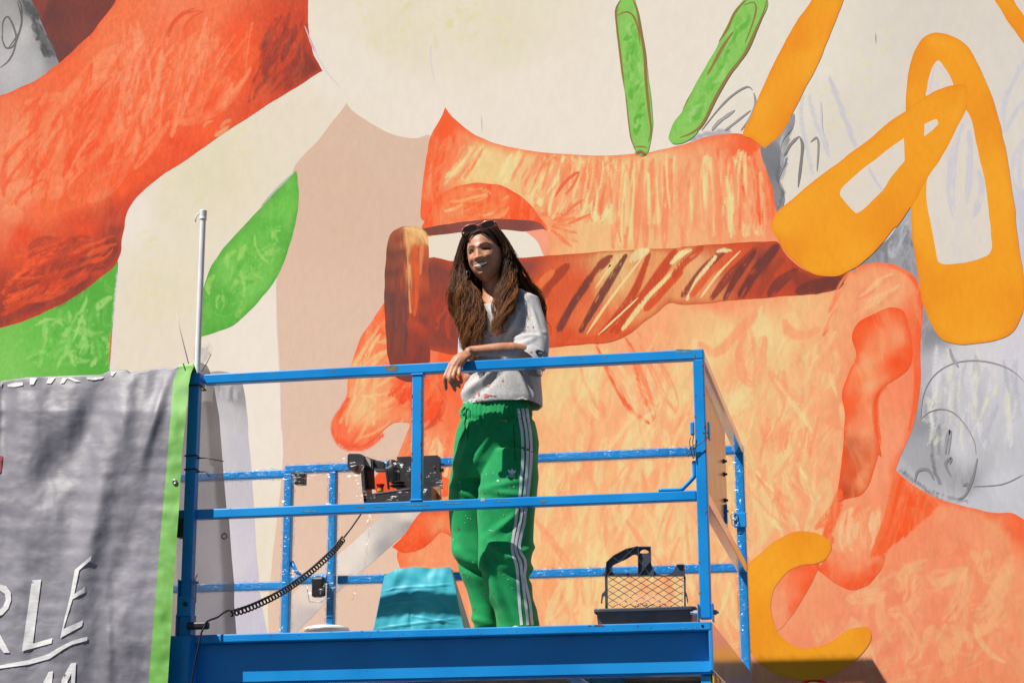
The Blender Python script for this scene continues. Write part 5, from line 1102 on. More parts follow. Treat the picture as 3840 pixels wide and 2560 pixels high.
def displace(me, fn):
    me.update(); n=len(me.vertices); co=np.zeros(n*3,np.float32); me.vertices.foreach_get('co',co); co=co.reshape(-1,3)
    no=np.zeros(n*3,np.float32); me.vertex_normals.foreach_get('vector',no); no=no.reshape(-1,3)
    d=np.array([fn(Vector(c),Vector(q)) for c,q in zip(co.tolist(),no.tolist())],np.float32)
    co+=no*d[:,None]; me.vertices.foreach_set('co',co.ravel()); me.update()
def pxof(p):
    d=p-CAM; z=d.dot(_f); return (1920+FPX*d.dot(_r)/z, 1280-FPX*d.dot(_u)/z)
woman=empty('person',(at(1860,2380,.3).x,.3,0)); tag(woman,'long-haired person in grey T-shirt and green striped track trousers leaning on the front rail','person')

# ---- trousers
tr_=MB()
ell_loft(tr_,[rg(1858,1512,132,.26,.110),rg(1856,1535,140,.26,.115),rg(1861,1580,149,.26,.120),rg(1861,1663,166,.27,.128),rg(1856,1745,168,.28,.120),rg(1852,1800,150,.29,.10)],32,2.3)
ell_loft(tr_,[rg(1930,1700,88,.24,.11),rg(1915,1790,108,.23,.11),rg(1904,1860,112,.22,.108),rg(1896,1920,112,.22,.105),rg(1897,2008,106,.22,.100),rg(1896,2072,101,.21,.098),rg(1893,2131,93,.20,.094),rg(1905,2184,88,.21,.088),rg(1916,2243,82,.22,.086),rg(1936,2287,79,.23,.086),rg(1943,2342,79,.24,.088),rg(1946,2372,80,.24,.09)],32,2.3)
ell_loft(tr_,[rg(1780,1700,80,.31,.10),rg(1774,1790,88,.33,.10),rg(1770,1862,86,.34,.10),rg(1768,1920,80,.35,.098),rg(1774,2008,78,.36,.095),rg(1778,2072,80,.35,.094),rg(1788,2114,74,.35,.09),rg(1800,2166,68,.36,.086),rg(1812,2213,61,.37,.082),rg(1822,2272,56,.38,.08),rg(1826,2342,48,.38,.08),rg(1828,2362,50,.38,.08)],32,2.3)
me=smooth_union(tr_,.0075,5)
def tfold(p,n):
    x,y=pxof(p); d=0
    d+=.010*mnoise.noise((p.x*5,p.y*5,p.z*2.2))
    d+=.0065*mnoise.noise((p.x*9+p.z*5,p.y*9,p.z*7))*(.4+.6*min(1,abs(y-1850)/250))
    for (cx,cy,ang,L,w_,h) in ((1960,2115,-28,95,16,.018),(1900,2085,-38,90,14,.012),(1980,2060,25,70,12,.010),(1960,2160,-10,60,14,-.014),(1870,1820,12,90,13,.009),(1900,1850,-8,80,12,.008),(1740,1850,-30,60,12,.010),(1745,2090,-40,60,16,.013),(1760,2130,-25,70,13,-.012),(1780,2320,-20,60,12,.010),(1970,2280,-50,60,12,.010),(1820,1660,60,90,12,.007),(1790,1640,75,90,9,-.006),(1740,1700,70,80,12,.006),(1900,1960,35,80,14,.010),(1940,1940,55,70,12,-.008),(1890,2230,-65,120,16,-.010),(1870,2250,-68,120,12,.010),(1800,2200,-58,100,12,.009)):
        a=math.radians(ang); dx,dy=x-cx,y-cy; u=dx*math.cos(a)-dy*math.sin(a); v_=dx*math.sin(a)+dy*math.cos(a)
        if abs(u)<2.2*L and abs(v_)<3*w_: d+=h*math.exp(-(u/L)**2-(v_/w_)**2)
    if y<1585: d+=(.0035*math.sin(x*.42+3*mnoise.noise((x*.02,0,0)))-.006*g1(y,1568,7))*min(1,(1600-y)/30)*(1 if y<1568 else .7)
    if 1568<y<1640: d+=.004*math.sin(x*.2)*(1640-y)/72
    return d
displace(me,tfold)
tb_=NB('green_tracksuit_fabric'); v=tb_.coord()
tb_.set(Base_Color=tb_.mix(tb_.ramp(tb_.noise(v,11,4),.3,.7),(.005,.27,.075),(.008,.36,.105)),Roughness=.72,Sheen_Weight=.12,Specular_IOR_Level=.2)
tb_.bump(tb_.math('ADD',tb_.noise(v,900,2),tb_.math('MULTIPLY',tb_.noise(tb_.coord((1,1,.5),(.3,.5,0)),26,4,.6),2.4)),.30,.004)
trousers=link('trousers',me,None,tb_.m,True); reparent(trousers,woman)
BV_T=BVHTree.FromPolygons([v_.co[:] for v_ in me.vertices],[tuple(p.vertices) for p in me.polygons])

# ---- T-shirt
def axes(d, ref=(0,0,1)):
    d=Vector(d).normalized(); U=Vector(ref).cross(d); U=U.normalized() if U.length>1e-4 else Vector((1,0,0)); return U, d.cross(U)
sh_=MB()
hem=[rg(1885,1526,138,.255,.108),rg(1885,1500,139,.255,.110)]
ell_loft(sh_,[rg(1885,1470,130,.255,.1),rg(1885,1500,138,.255,.108),rg(1884,1528,146,.255,.117),rg(1884,1529,154,.255,.125),rg(1885,1504,152,.255,.124),rg(1886,1470,149,.258,.118),rg(1893,1397,142,.268,.104),rg(1890,1332,126,.265,.100),rg(1890,1261,120,.24,.116),rg(1890,1190,117,.245,.112),rg(1884,1158,116,.25,.100),(at(1887,1134,.262),108*PXM,.086,(1,0,.06),(0,.96,.28)),(at(1888,1116,.272),92*PXM,.070,(1,0,.10),(0,.90,.42)),(at(1860,1116,.272),54*PXM,.056,(1,0,.04),(0,.85,.52))],36,2.25)
SL=[(at(1934,1130,.265),.054),(at(1970,1142,.250),.065),(at(1985,1215,.22),.072),(at(1990,1275,.185),.078),(at(1984,1326,.138),.082),(at(1974,1364,.108),.086)]
rings=[]
for i,(c_,r_) in enumerate(SL):
    d=(SL[min(i+1,5)][0]-SL[max(i-1,0)][0]).normalized()
    if i==5: d=Vector((-.50,-.42,-.62)).normalized()
    if i==4: d=(d+Vector((-.3,-.3,-.5))).normalized()
    U,V_=axes(d,(0,1,0)); rings.append((c_,r_,r_*(.80 if i>2 else .9),U,V_))
c_,a,b,U,V_=rings[-1]; dd=Vector((-.50,-.42,-.62)).normalized()
rings+=[(c_-dd*.002,a-.009,b-.009,U,V_),(c_-dd*.05,a-.012,b-.012,U,V_),(c_-dd*.085,a-.03,b-.03,U,V_)]
ell_loft(sh_,rings,30,2.0)
# her other sleeve, mostly behind the hair
ell_loft(sh_,[(at(1800,1130,.27),.055,.055),(at(1778,1180,.27),.058,.06),(at(1772,1260,.26),.06,.065),(at(1772,1330,.24),.062,.068),(at(1772,1380,.23),.058,.064)],24)
me=smooth_union(sh_,.0052,3)
def sfold(p,n):
    x,y=pxof(p); d=.008*mnoise.noise((p.x*6,p.y*6,p.z*3))+.0045*mnoise.noise((p.x*16+p.z*6,p.y*12,p.z*9))
    for (cx,cy,ang,L,w_,h) in ((1965,1262,10,50,8,.012),(1990,1245,-12,40,7,-.010),(1955,1290,25,60,9,.010),(1920,1220,62,90,12,.009),(1880,1250,70,90,12,-.008),(1850,1300,68,100,14,.008),(1790,1440,38,80,13,.016),(1800,1465,40,90,12,-.012),(1830,1420,55,80,12,.010),(1960,1420,-68,90,12,.010),(1985,1450,-62,90,10,-.009),(2005,1480,-75,70,9,.008),(1975,1130,-60,60,9,.008),(1950,1170,-70,80,9,-.006),(2010,1200,-75,70,9,.007)):
        a=math.radians(ang); dx,dy=x-cx,y-cy; u=dx*math.cos(a)-dy*math.sin(a); v_=dx*math.sin(a)+dy*math.cos(a)
        if abs(u)<2.2*L and abs(v_)<3*w_: d+=h*math.exp(-(u/L)**2-(v_/w_)**2)
    d-=.0025*g1(y,1506,2.5)
    return d*max(.25,1)
displace(me,sfold)
sb_=NB('grey_marl_jersey'); v=sb_.coord()
fl=sb_.noise(sb_.coord((1,1,.35)),260,3,.7)
sb_.set(Base_Color=sb_.mix(sb_.ramp(fl,.35,.65),(.40,.395,.39),(.58,.57,.56)),Roughness=.85,Sheen_Weight=.2,Specular_IOR_Level=.2)
sb_.bump(sb_.math('ADD',sb_.noise(v,500,2),sb_.math('MULTIPLY',sb_.noise(sb_.coord((1,1,.6),(.2,.6,0)),22,4,.6),2.2)),.30,.004)
shirt=link('t_shirt',me,None,sb_.m,True); reparent(shirt,woman)
BV_S=BVHTree.FromPolygons([v_.co[:] for v_ in me.vertices],[tuple(p.vertices) for p in me.polygons])

# ---- body: one skin mesh (head, neck, trunk, arms, hands, legs)
arm=MB()
W0=at(1752,1318,.0)
fa=[(at(1975,1150,.25),.045),(at(1990,1220,.21),.043),(at(1994,1290,.16),.040),(at(1985,1325,.125),.036),(at(1955,1318,.085),.033),(at(1920,1311,.06),.0315),(at(1870,1310,.038),.028),(at(1810,1314,.024),.0235),(at(1770,1316,.018),.0215),(at(1752,1322,.004),.021)]
arm.tube([p for p,_ in fa],[r for _,r in fa],18)
H8=lambda x,y:(1640+x/5.227,1300+y/5.227)
MCPs=[((250,370),-.046),((312,385),-.050),((380,395),-.048),((448,385),-.042)]
wr=[((545,120),-.004),((570,130),-.006),((600,150),-.006),((625,175),-.004)]
for (m_,Y1),(w_,Y2) in zip(MCPs,wr):
    a,b=at(*H8(*w_),Y2),at(*H8(*m_),Y1); c_=(a+b)/2+Vector((0,-.012,.004))
    arm.tube([tuple(q) for q in catmull([tuple(W0+Vector((.005,.004,0))),tuple(a),tuple(c_),tuple(b)],5,False)],.0115,12)
arm.tube([at(*H8(600,180),.002),at(*H8(520,270),-.022),at(*H8(460,350),-.034)],.0115,12)
arm.tube([at(*H8(540,130),-.0),at(*H8(420,240),-.026),at(*H8(320,340),-.040)],.012,12)
FING=[([(250,370),(152,590),(160,715),(172,818)],[-.046,-.064,-.056,-.046],.0092),([(312,385),(238,610),(298,735),(345,838)],[-.050,-.070,-.062,-.048],.0096),([(380,395),(322,575),(382,695),(430,772)],[-.048,-.068,-.058,-.046],.0092),([(448,385),(432,530),(458,615),(478,695)],[-.042,-.060,-.054,-.046],.0080)]
NAILS=[]
for P_,Ys,r_ in FING:
    pts=[at(*H8(*p),Y) for p,Y in zip(P_,Ys)]; cv=catmull([tuple(p) for p in pts],5,False); m_=len(cv)
    arm.tube(cv+[tuple(Vector(cv[-1])+(Vector(cv[-1])-Vector(cv[-2])).normalized()*r_*.6)],[r_*(1.08-.22*i/m_+(.08 if i in (5,10) else 0)) for i in range(m_)]+[r_*.45],12)
    NAILS.append((pts[3],(pts[3]-pts[2]).normalized(),r_))
# thumb, tucked against the back of the rail side of the palm
arm.tube(catmull([tuple(at(*H8(500,150),-.004)),tuple(at(*H8(380,210),.000)),tuple(at(*H8(300,300),-.006)),tuple(at(*H8(260,350),-.018))],5,False),[.0125]*10+[.0115,.011,.0105,.010,.0095,.008],12)
me_arm=smooth_union(arm,.0030,5)
body=MB()
NK=[(at(1862,1130,.27),.062,.058),(at(1856,1100,.262),.052,.052),(at(1850,1070,.25),.047,.05),(at(1845,1040,.235),.047,.05),(at(1838,1000,.225),.047,.052)]
ell_loft(body,[rg(1860,1700,110,.28,.08),rg(1862,1560,110,.26,.085),rg(1885,1400,105,.25,.085),rg(1890,1250,100,.245,.085),rg(1885,1150,92,.255,.075),(at(1865,1110,.262),.064,.06)]+NK,30)
ell_loft(body,[rg(1905,1700,60,.24,.07),rg(1897,2050,55,.21,.06),rg(1935,2300,36,.24,.05),rg(1945,2385,34,.24,.05)],20)
ell_loft(body,[rg(1775,1700,56,.31,.07),rg(1778,2050,48,.35,.06),rg(1822,2270,32,.38,.05),rg(1828,2370,32,.38,.05)],20)
ell_loft(body,[(at(1795,1130,.27),.045,.045),(at(1775,1230,.27),.040,.045),(at(1772,1340,.24),.037,.04),(at(1768,1420,.225),.034,.036),(at(1775,1448,.23),.028,.03)],20)
ell_loft(body,[(at(1770,1425,.225),.032,.032),(at(1810,1452,.30),.03,.03),(at(1860,1450,.36),.026,.026)],18)
me_body=smooth_union(body,.0065,4)
# head
HC=at(1822,963,.215)
Fh=Vector((-.16,-.965,-.02)).normalized(); Rh=Vector((1,0,0)); Rh=(Rh-Fh*Rh.dot(Fh)).normalized(); Uh=Rh.cross(Fh)*-1
if Uh.z<0: Uh=-Uh
ro=math.radians(7.5); Rh,Uh=(Rh*math.cos(ro)+Uh*math.sin(ro)),(Uh*math.cos(ro)-Rh*math.sin(ro))
HS=1.02
def HL(x,y,z): return HC+(Rh*x+Fh*y+Uh*z)*HS
G2=lambda x,z,cx,cz,sx,sz: math.exp(-((x-cx)/sx)**2-((z-cz)/sz)**2)
def mouth_z(x): return -.0615+6.0*x*x
def hprof(dz):
    n=4.0 if dz<0 else 2.6; return max(0.0,1-abs(dz)**n)**(1/n)
def hx(dz):
    n=2.5; r=max(0.0,1-abs(dz)**n)**(1/n); return .0725*r*(1-.30*(-dz)**1.8 if dz<0 else 1)
def by(x,z):
    """depth of the bare face at (x, z)"""
    dz=z/(.118 if z>0 else .114); X=hx(dz) or 1e-6
    return .094*hprof(dz)*math.sqrt(max(0,1-min(1,abs(x)/X)**2.2))*(1-.07*max(0,-dz))
def headsurf(dx,dy,dz,hair=0.0):
    s_=math.sqrt(dx*dx+dy*dy) or 1e-6; z=(.118 if dz>0 else .114)*dz
    x=hx(dz)*dx/s_
    if dy>0: y=by(x,z)
    else:
        y=.100*hprof(dz)*dy/s_
        if z<0: y*=1-.45*(-dz)
    f=0.0; front=max(0.0,dy)
    if front>0 and not hair:
        m=min(1,front*2.2)
        nz=max(0,min(1,(.020-z)/.052)); w_=.0075+.0065*nz
        prof=(.004+.017*nz**1.25) if z>-.032 else (.021*math.exp(-((z+.032)/.0070)**2))
        if z<.022: f+=prof*math.exp(-(x/w_)**2)*m
        f+=.006*(G2(x,z,-.0135,-.030,.006,.007)+G2(x,z,.0135,-.030,.006,.007))
        f+=.0045*m*math.exp(-((z-.024)/.010)**2)*math.exp(-(x/.046)**2)
        f-=.0105*(G2(x,z,-.033,.007,.016,.0100)+G2(x,z,.033,.007,.016,.0100))
        f+=.0085*(G2(x,z,-.040,-.026,.016,.014)+G2(x,z,.040,-.026,.016,.014))
        f+=.0025*G2(x,z,0,-.060,.026,.016)
        mz=mouth_z(x); mh=.0070*max(.15,1-(x/.033)**2); open_=math.exp(-((z-mz)/mh)**4)*(1 if abs(x)<.027 else max(0,1-(abs(x)-.027)/.006))
        f-=.009*open_
        lip=math.exp(-((z-(mz+mh+.003))/.0034)**2)+1.1*math.exp(-((z-(mz-mh-.003))/.0042)**2); f+=.0030*lip*max(0,1-(abs(x)/.034)**2)
        f-=.005*(G2(x,z,-.038,-.052,.005,.014)+G2(x,z,.038,-.052,.005,.014))
        f+=.0055*G2(x,z,0,-.097,.017,.012)-.003*G2(x,z,0,-.082,.018,.006)
    return x,y+f,z
NT,NP_=200,220; hv=[];hcol=[]
SK=np.array((.53,.24,.135)); LIPC=np.array((.30,.085,.075)); BROW=np.array((.030,.015,.010)); INM=np.array((.05,.012,.012))
for i in range(NT+1):
    th=math.pi*i/NT
    for j in range(NP_):
        ph=2*math.pi*j/NP_; dx,dy,dz=math.sin(th)*math.sin(ph),math.sin(th)*math.cos(ph),math.cos(th)
        x,y,z=headsurf(dx,dy,dz); hv.append(tuple(HL(x,y,z))); c_=SK.copy()
        if dy>.2:
            mz=mouth_z(x); mh=.0070*max(.15,1-(x/.033)**2); lw_=max(0,1-(abs(x)/.034)**4)
            l=max(math.exp(-((z-(mz+mh+.003))/.0036)**4),math.exp(-((z-(mz-mh-.003))/.0044)**4))*lw_; c_=c_*(1-.75*l)+LIPC*.75*l
            o_=math.exp(-((z-mz)/mh)**4)*(1 if abs(x)<.031 else 0); c_=c_*(1-o_)+INM*o_
            ax=abs(x); bz=.0235+.006*math.sin(min(1,max(0,(ax-.012)/.036))*math.pi*.75)-.004*max(0,(ax-.04)/.012)
            br=math.exp(-((z-bz)/(.0060-.0020*max(0,(ax-.015)/.04)))**4) if .011<ax<.053 else 0; c_=c_*(1-.94*br)+BROW*.94*br
            ez=.0065-.0006+3.0*0; el=math.exp(-((z-(.0072-.9*(ax-.033)**2*8))/.0060)**4)*math.exp(-((ax-.033)/.0175)**6); c_=c_*(1-.9*el)+np.array((.012,.007,.006))*.9*el
            bl=G2(ax,z,.042,-.034,.016,.012); c_=c_*(1-.25*bl)+np.array((.40,.12,.085))*.25*bl
        hcol.append(c_)
hf=[(i*NP_+j,i*NP_+(j+1)%NP_,(i+1)*NP_+(j+1)%NP_,(i+1)*NP_+j) for i in range(NT) for j in range(NP_)]
# ears
allv=list(hv); allf=list(hf); allc=list(hcol)
for s_ in (-1,1):
    k=len(allv); n=16
    for i in range(9):
        for j in range(n):
            a=2*math.pi*j/n; r_=(.030*math.sin(math.pi*(i+.5)/9.5)); allv.append(tuple(HL(s_*(.070+.010*math.cos(math.pi*i/8)+.006*math.cos(a)),-.012+r_*.62*math.cos(a)-.004,-.008+r_*math.sin(a)))); allc.append(SK)
    allf+=[(k+i*n+j,k+i*n+(j+1)%n,k+(i+1)*n+(j+1)%n,k+(i+1)*n+j) for i in range(8) for j in range(n)]
for mm in (me_arm,me_body):
    k=len(allv); co=np.zeros(len(mm.vertices)*3,np.float32); mm.vertices.foreach_get('co',co); co=co.reshape(-1,3).tolist(); allv+= [tuple(c_) for c_ in co]; allc+=[SK]*len(co); allf+=[tuple(i+k for i in p.vertices) for p in mm.polygons]
meb=bpy.data.meshes.new('body'); meb.from_pydata(allv,[],allf); meb.update()
bm=bmesh.new(); bm.from_mesh(meb); bmesh.ops.recalc_face_normals(bm,faces=bm.faces); bm.to_mesh(meb); bm.free(); color_attr(meb,np.array(allc))
sk=NB('tanned_skin'); at_=sk.n('Attribute',attribute_name='Col'); v=sk.coord()
sk.set(Base_Color=sk.mix(1.0,at_.outputs['Color'],sk.mix(sk.ramp(sk.noise(v,38,4),.3,.7),(.86,.84,.84),(1.1,1.1,1.1)),'MULTIPLY'),Roughness=sk.ramp(sk.noise(v,60,3),.3,.7,.42,.58),Subsurface_Weight=.12,Subsurface_Radius=(.010,.004,.002),Subsurface_Scale=.5,Specular_IOR_Level=.5)
sk.bump(sk.noise(v,420,3),.12,.001); SKIN=sk.m
body_o=link('body',meb,None,SKIN,True); reparent(body_o,woman)
# teeth, eyes, nails
tm=MB(); n=18
vs=[]
for i in range(n+1):
    x=-.0290+.058*i/n; 
    for q in (0,1,2):
        z=mouth_z(x)+(.0068,.0012,-.0050)[q]*max(.2,1-(x/.033)**2)
        yb=by(x,z)+.0036
        vs.append(tuple(HL(x,yb+.0012-.0012*(i%2 and q!=9)*0+.0006*math.cos(i*math.pi),z)))
tm.add(vs,[(i*3+q,i*3+q+1,(i+1)*3+q+1,(i+1)*3+q) for i in range(n) for q in (0,1)])
tm.build('teeth',simple('tooth_enamel',(.96,.84,.66),.3,var=.03),body_o,smooth=True)
EYE=NB('eye_gloss'); EYE.set(Base_Color=(.016,.008,.006),Roughness=.45)
for s_ in (-1,1):
    mb=MB(); rs=[]
    for i in range(9):
        th=math.pi*i/8; n=14
        rs.append([tuple(HL(s_*.033+.0135*math.sin(th)*math.cos(2*math.pi*j/n),by(.033,.007)-.0105+.0035*math.cos(th),.0068+.0030*math.sin(th)*math.sin(2*math.pi*j/n)-1.0*(.0135*math.sin(th)*math.cos(2*math.pi*j/n))**2*8)) for j in range(n)])
    n=14; mb.add([p for r in rs for p in r],[(i*n+j,i*n+(j+1)%n,(i+1)*n+(j+1)%n,(i+1)*n+j) for i in range(8) for j in range(n)]); mb.build('eye',EYE.m,body_o,smooth=True)
NM=simple('fingernail',(.50,.32,.26),.25,var=.05)
for p,d,r_ in NAILS:
    mb=MB(); U=d.cross(Vector((0,1,0))).normalized(); N_=U.cross(d); N_=N_ if N_.y<0 else -N_
    n=12; c_=p+N_*r_*.72+d*r_*.1
    vs=[tuple(c_)]+[tuple(c_+U*math.cos(a)*r_*.55+d*math.sin(a)*r_*.75-N_*(.0012*abs(math.cos(a)))) for a in [2*math.pi*j/n for j in range(n)]]
    vs=[tuple(Vector(q)+N_*.0012) if i==0 else q for i,q in enumerate(vs)]
    mb.add(vs,[(0,1+j,1+(j+1)%n) for j in range(n)]); mb.build('fingernail',NM,body_o,smooth=True)
# shoes, hidden by the deck edge
SHO=simple('white_trainer',(.6,.6,.58),.6,var=.08)
for (x,Y_) in ((1944,.24),(1827,.38)):
    c_=at(x,2385,Y_); mb=MB(); ell_loft(mb,[((c_.x,Y_,.003),.042,.085),((c_.x,Y_,.02),.043,.085),((c_.x,Y_+.01,.04),.038,.07),((c_.x,Y_+.02,.07),.034,.045)],24); mb.build('shoe',SHO,woman,smooth=True)

# ---- things worn: everything lies on the cloth or skin it belongs to
def hit(bv, x, y, off=.0015):
    h=bv.ray_cast(CAM, ray(x,y).normalized())
    if h[0] is None: return None
    n=h[1] if h[1].dot(ray(x,y))<0 else -h[1]
    return h[0]+n*off, n
def ribbon_on(bv, pts, wd, off=.0016, sm=8):
    """a strip of width wd (photo px) laid on a cloth surface"""
    C_=catmull(pts,sm,False); m_=len(C_); vs=[]; ok=[]
    for i,p in enumerate(C_):
        a=C_[max(i-1,0)]; b=C_[min(i+1,m_-1)]; tx,ty=b[0]-a[0],b[1]-a[1]; L=math.hypot(tx,ty) or 1; w_=wd(i/(m_-1)) if callable(wd) else wd
        row=[hit(bv,p[0]-ty/L*w_*s_,p[1]+tx/L*w_*s_,off) for s_ in (-.5,-.17,.17,.5)]
        ok.append(all(r is not None for r in row)); vs+=[tuple(r[0]) if r else (0,0,0) for r in row]
    fs=[]
    for i in range(m_-1):
        if ok[i] and ok[i+1]:
            for j in range(3):
                q=[i*4+j,i*4+j+1,(i+1)*4+j+1,(i+1)*4+j]
                if max((Vector(vs[a])-Vector(vs[b])).length for a,b in zip(q,q[1:]+q[:1]))<.04: fs.append(tuple(q))
    return vs,fs
STR=simple('white_tape',(.74,.73,.75),.6,var=.05,scale=40)
C7=lambda x,y:(1600+x/3.409,1920+y/3.409)
C6=lambda x,y:(1600+x/3.675,1500+y/3.675)
SP=[[C6(1258,115),C6(1290,300),C6(1315,480),C6(1322,700),C6(1318,900),C6(1300,1080),C6(1282,1310),C7(1150,0),C7(1135,150),C7(1110,290),C7(1092,430),C7(1105,550),C7(1150,680),C7(1165,900),C7(1185,1150),C7(1210,1400),C7(1214,1440)],
    [C6(1318,115),C6(1352,300),C6(1378,480),C6(1388,700),C6(1382,900),C6(1368,1080),C6(1345,1310),C7(1212,0),C7(1190,150),C7(1158,290),C7(1136,430),C7(1155,540),C7(1200,650),C7(1215,780),C7(1235,950),C7(1262,1150),C7(1285,1350),C7(1292,1440)],
    [C6(1375,115),C6(1405,300),C6(1430,480),C6(1440,700),C6(1432,900),C6(1415,1080),C6(1392,1310),C7(1262,0),C7(1242,150),C7(1208,290),C7(1184,430),C7(1205,520),C7(1250,600),C7(1262,700),C7(1250,820),C7(1275,960),C7(1315,1150),C7(1338,1350),C7(1350,1440)]]
for P_ in SP:
    vs,fs=ribbon_on(BV_T,P_,10.5); MB().add(vs,fs).build('white_stripe',STR,trousers,smooth=True)
def poly_on(bv, polys, off=.0018, res=2.5):
    V_=[];F_=[]
    for P_ in polys:
        dn=[]
        for a,b in zip(P_,P_[1:]+P_[:1]):
            L=math.hypot(b[0]-a[0],b[1]-a[1]); k=max(1,int(L/res)); dn+=[(a[0]+(b[0]-a[0])*i/k,a[1]+(b[1]-a[1])*i/k) for i in range(k)]
        if len(dn)<3: continue
        try: r=delaunay_2d_cdt([Vector(p) for p in dn],[(i,(i+1)%len(dn)) for i in range(len(dn))],[],1,1e-6)
        except Exception: continue
        hs=[hit(bv,p.x,p.y,off) for p in r[0]]
        if any(h is None for h in hs): continue
        k=len(V_); V_+=[tuple(h[0]) for h in hs]; F_+=[tuple(i+k for i in f) for f in r[2]]
    return V_,F_
# emblem on the thigh: three ribbed leaves over lettering
E6=lambda pts:[C6(*p) for p in pts]
leafs=[[(1180,940),(1160,965),(1155,990),(1168,1008),(1180,1014),(1192,1008),(1200,990),(1195,965)],[(1117,958),(1150,965),(1163,985),(1166,1008),(1140,1003),(1124,985)],[(1232,966),(1205,968),(1194,985),(1190,1008),(1212,1003),(1226,990)],[(1132,1008),(1180,1020),(1222,1008),(1216,1014),(1180,1028),(1138,1014)],[(1152,1018),(1180,1026),(1206,1018),(1198,1026),(1180,1032),(1160,1026)]]
fc_=bpy.data.curves.new('emblem_text','FONT'); fc_.body='adidas'; fc_.size=1.0; to=bpy.data.objects.new('emblem_text',fc_); COL.objects.link(to)
dg=bpy.context.evaluated_depsgraph_get(); tme=bpy.data.meshes.new_from_object(to.evaluated_get(dg)); bpy.data.objects.remove(to)
xs=[v_.co.x for v_ in tme.vertices]; w0=max(xs)-min(xs); tv=[];tf=[]
for v_ in tme.vertices:
    u=(v_.co.x-min(xs))/w0; p=C6(1103+u*120,1056+8*u-v_.co.y*46); h=hit(BV_T,*p,.0018); tv.append(tuple(h[0]) if h else (0,0,0))
tf=[tuple(p.vertices) for p in tme.polygons]
V_,F_=poly_on(BV_T,[E6(l) for l in leafs]); k=len(V_)
o=MB().add(V_+tv,F_+[tuple(i+k for i in f) for f in tf]).build('emblem',STR,trousers); tag(o,kind='stuff')
# pocket slit, fly seam, drawstring
DKG=simple('dark_green_shadow_gap',(.004,.05,.018),.8)
vs,fs=ribbon_on(BV_T,[C6(1200,330),C6(1205,500),C6(1215,700),C6(1222,830)],3.2,.001); MB().add(vs,fs).build('pocket',DKG,trousers)
GT=simple('green_cord',(.006,.26,.075),.6)
for pts in ([C6(530,90),C6(505,130),C6(490,180),C6(515,190),C6(540,150),C6(575,110)],[C6(560,110),C6(540,200),C6(522,300),C6(530,400),C6(505,480),C6(472,550)],[C6(590,130),C6(605,230),C6(590,320),C6(570,400),C6(565,540)]):
    P_=[hit(BV_T,*p,.003) for p in catmull(pts,5,False)]; P_=[q[0] for q in P_ if q]
    if len(P_)>2: MB().tube(P_,.0021,6).build('drawstring',GT,trousers,smooth=True)
# splashes of wall paint on the clothes
def blob(cx,cy,rx,ry,ang,r):
    n=9; a0=math.radians(ang); out=[]
    for i in range(n):
        a=2*math.pi*i/n; k=r.uniform(.55,1.25); x=math.cos(a)*rx*k; y=math.sin(a)*ry*k; out.append((cx+x*math.cos(a0)-y*math.sin(a0),cy+x*math.sin(a0)+y*math.cos(a0)))
    return out
r=random.Random(12); S5=lambda x,y:(1600+x/3.675,1200+y/3.675)
spl={'coral_paint_splash':((.50,.10,.07),BV_S,[(S5(815,1050),9,5,-60),(S5(790,1130),11,6,0),(S5(800,1165),14,5,-5),(S5(720,1015),5,6,20),(S5(740,1190),16,3,4),(S5(690,1120),3,3,0),(S5(880,1040),9,2,10),(S5(940,1045),6,2,5),(S5(1080,160),18,1.6,-6),(S5(1020,185),10,1.5,-14),(S5(875,215),4,3,0),(S5(940,215),8,1.5,-3),(S5(1285,185),2,3,0),(S5(1465,95),2.5,2.5,0),(S5(1390,95),3,1.5,0),(S5(1050,835),2.5,3,0),(S5(1290,1195),2.5,2.5,0),(S5(1010,1155),4,1.2,-20),(S5(895,700),3,2,0),(S5(660,1060),5,1.4,-20),(S5(845,1050),2,5,10)]),
 'ochre_paint_splash':((.62,.30,.05),BV_S,[(S5(1400,0-20),3.5,4,0),(S5(850,900),5,3.5,-30),(S5(1440,438),6,2,-10)]),
 'ochre_trouser_splash':((.55,.26,.03),BV_T,[(C6(560,350),4,2.5,30),(C6(570,370),3,3,0),(C6(700,325),3,4,0),(C6(1040,280),16,2.5,8),(C6(1090,290),5,4,10),(C6(630,300),4,3.5,0),(C7(990,32),4,4,0),(C7(890,455),3,3,0)]),
 'brown_trouser_splash':((.20,.05,.02),BV_T,[(C6(810,405),3.5,3.5,0),(C6(800,1275),4,3,0),(C7(412,215),3.5,6,0),(C7(725,515),7,2,0),(C7(870,600),2,5,20),(C7(808,580),1.6,6,5),(C7(855,1035),5,1.6,10),(C7(490,885),5,1.2,-20),(C7(1325,68),3,3,0),(C6(980,1270),4,7,0),(C7(610,1230),4,3,-40),(C6(1408,1120),2,2,0)]),
 'white_trouser_splash':((.55,.60,.55),BV_T,[(C6(982,1110),5,5,0),(C6(370,495),1.5,4,10),(C6(420,350),1.5,4,15),(C6(480,1250),1.5,3,0),(C6(455,1130),1.3,5,-10),(C6(470,1190),1.2,4,0),(C6(825,1020),1.2,5,0),(C6(920,1000),1.2,3,0),(C6(1140,1200),1.2,5,0),(C6(1200,1190),4,3,-40),(C7(500,40),2,2,0),(C7(560,85),3,3,0),(C7(525,75),3,2,0),(C7(412,705),4,4,-30),(C7(455,775),4,2,0),(C7(527,820),1.6,4,0),(C7(495,770),2,2,0),(C7(830,235),14,1,12),(C7(985,790),8,1,-8),(C7(1040,855),4,1.2,0),(C7(740,1030),1.5,4,0),(C7(590,635),2,4,-20),(C7(487,130),1.6,3,0),(C7(1090,965),6,1.2,20),(C7(345,345),2,4,0)])}
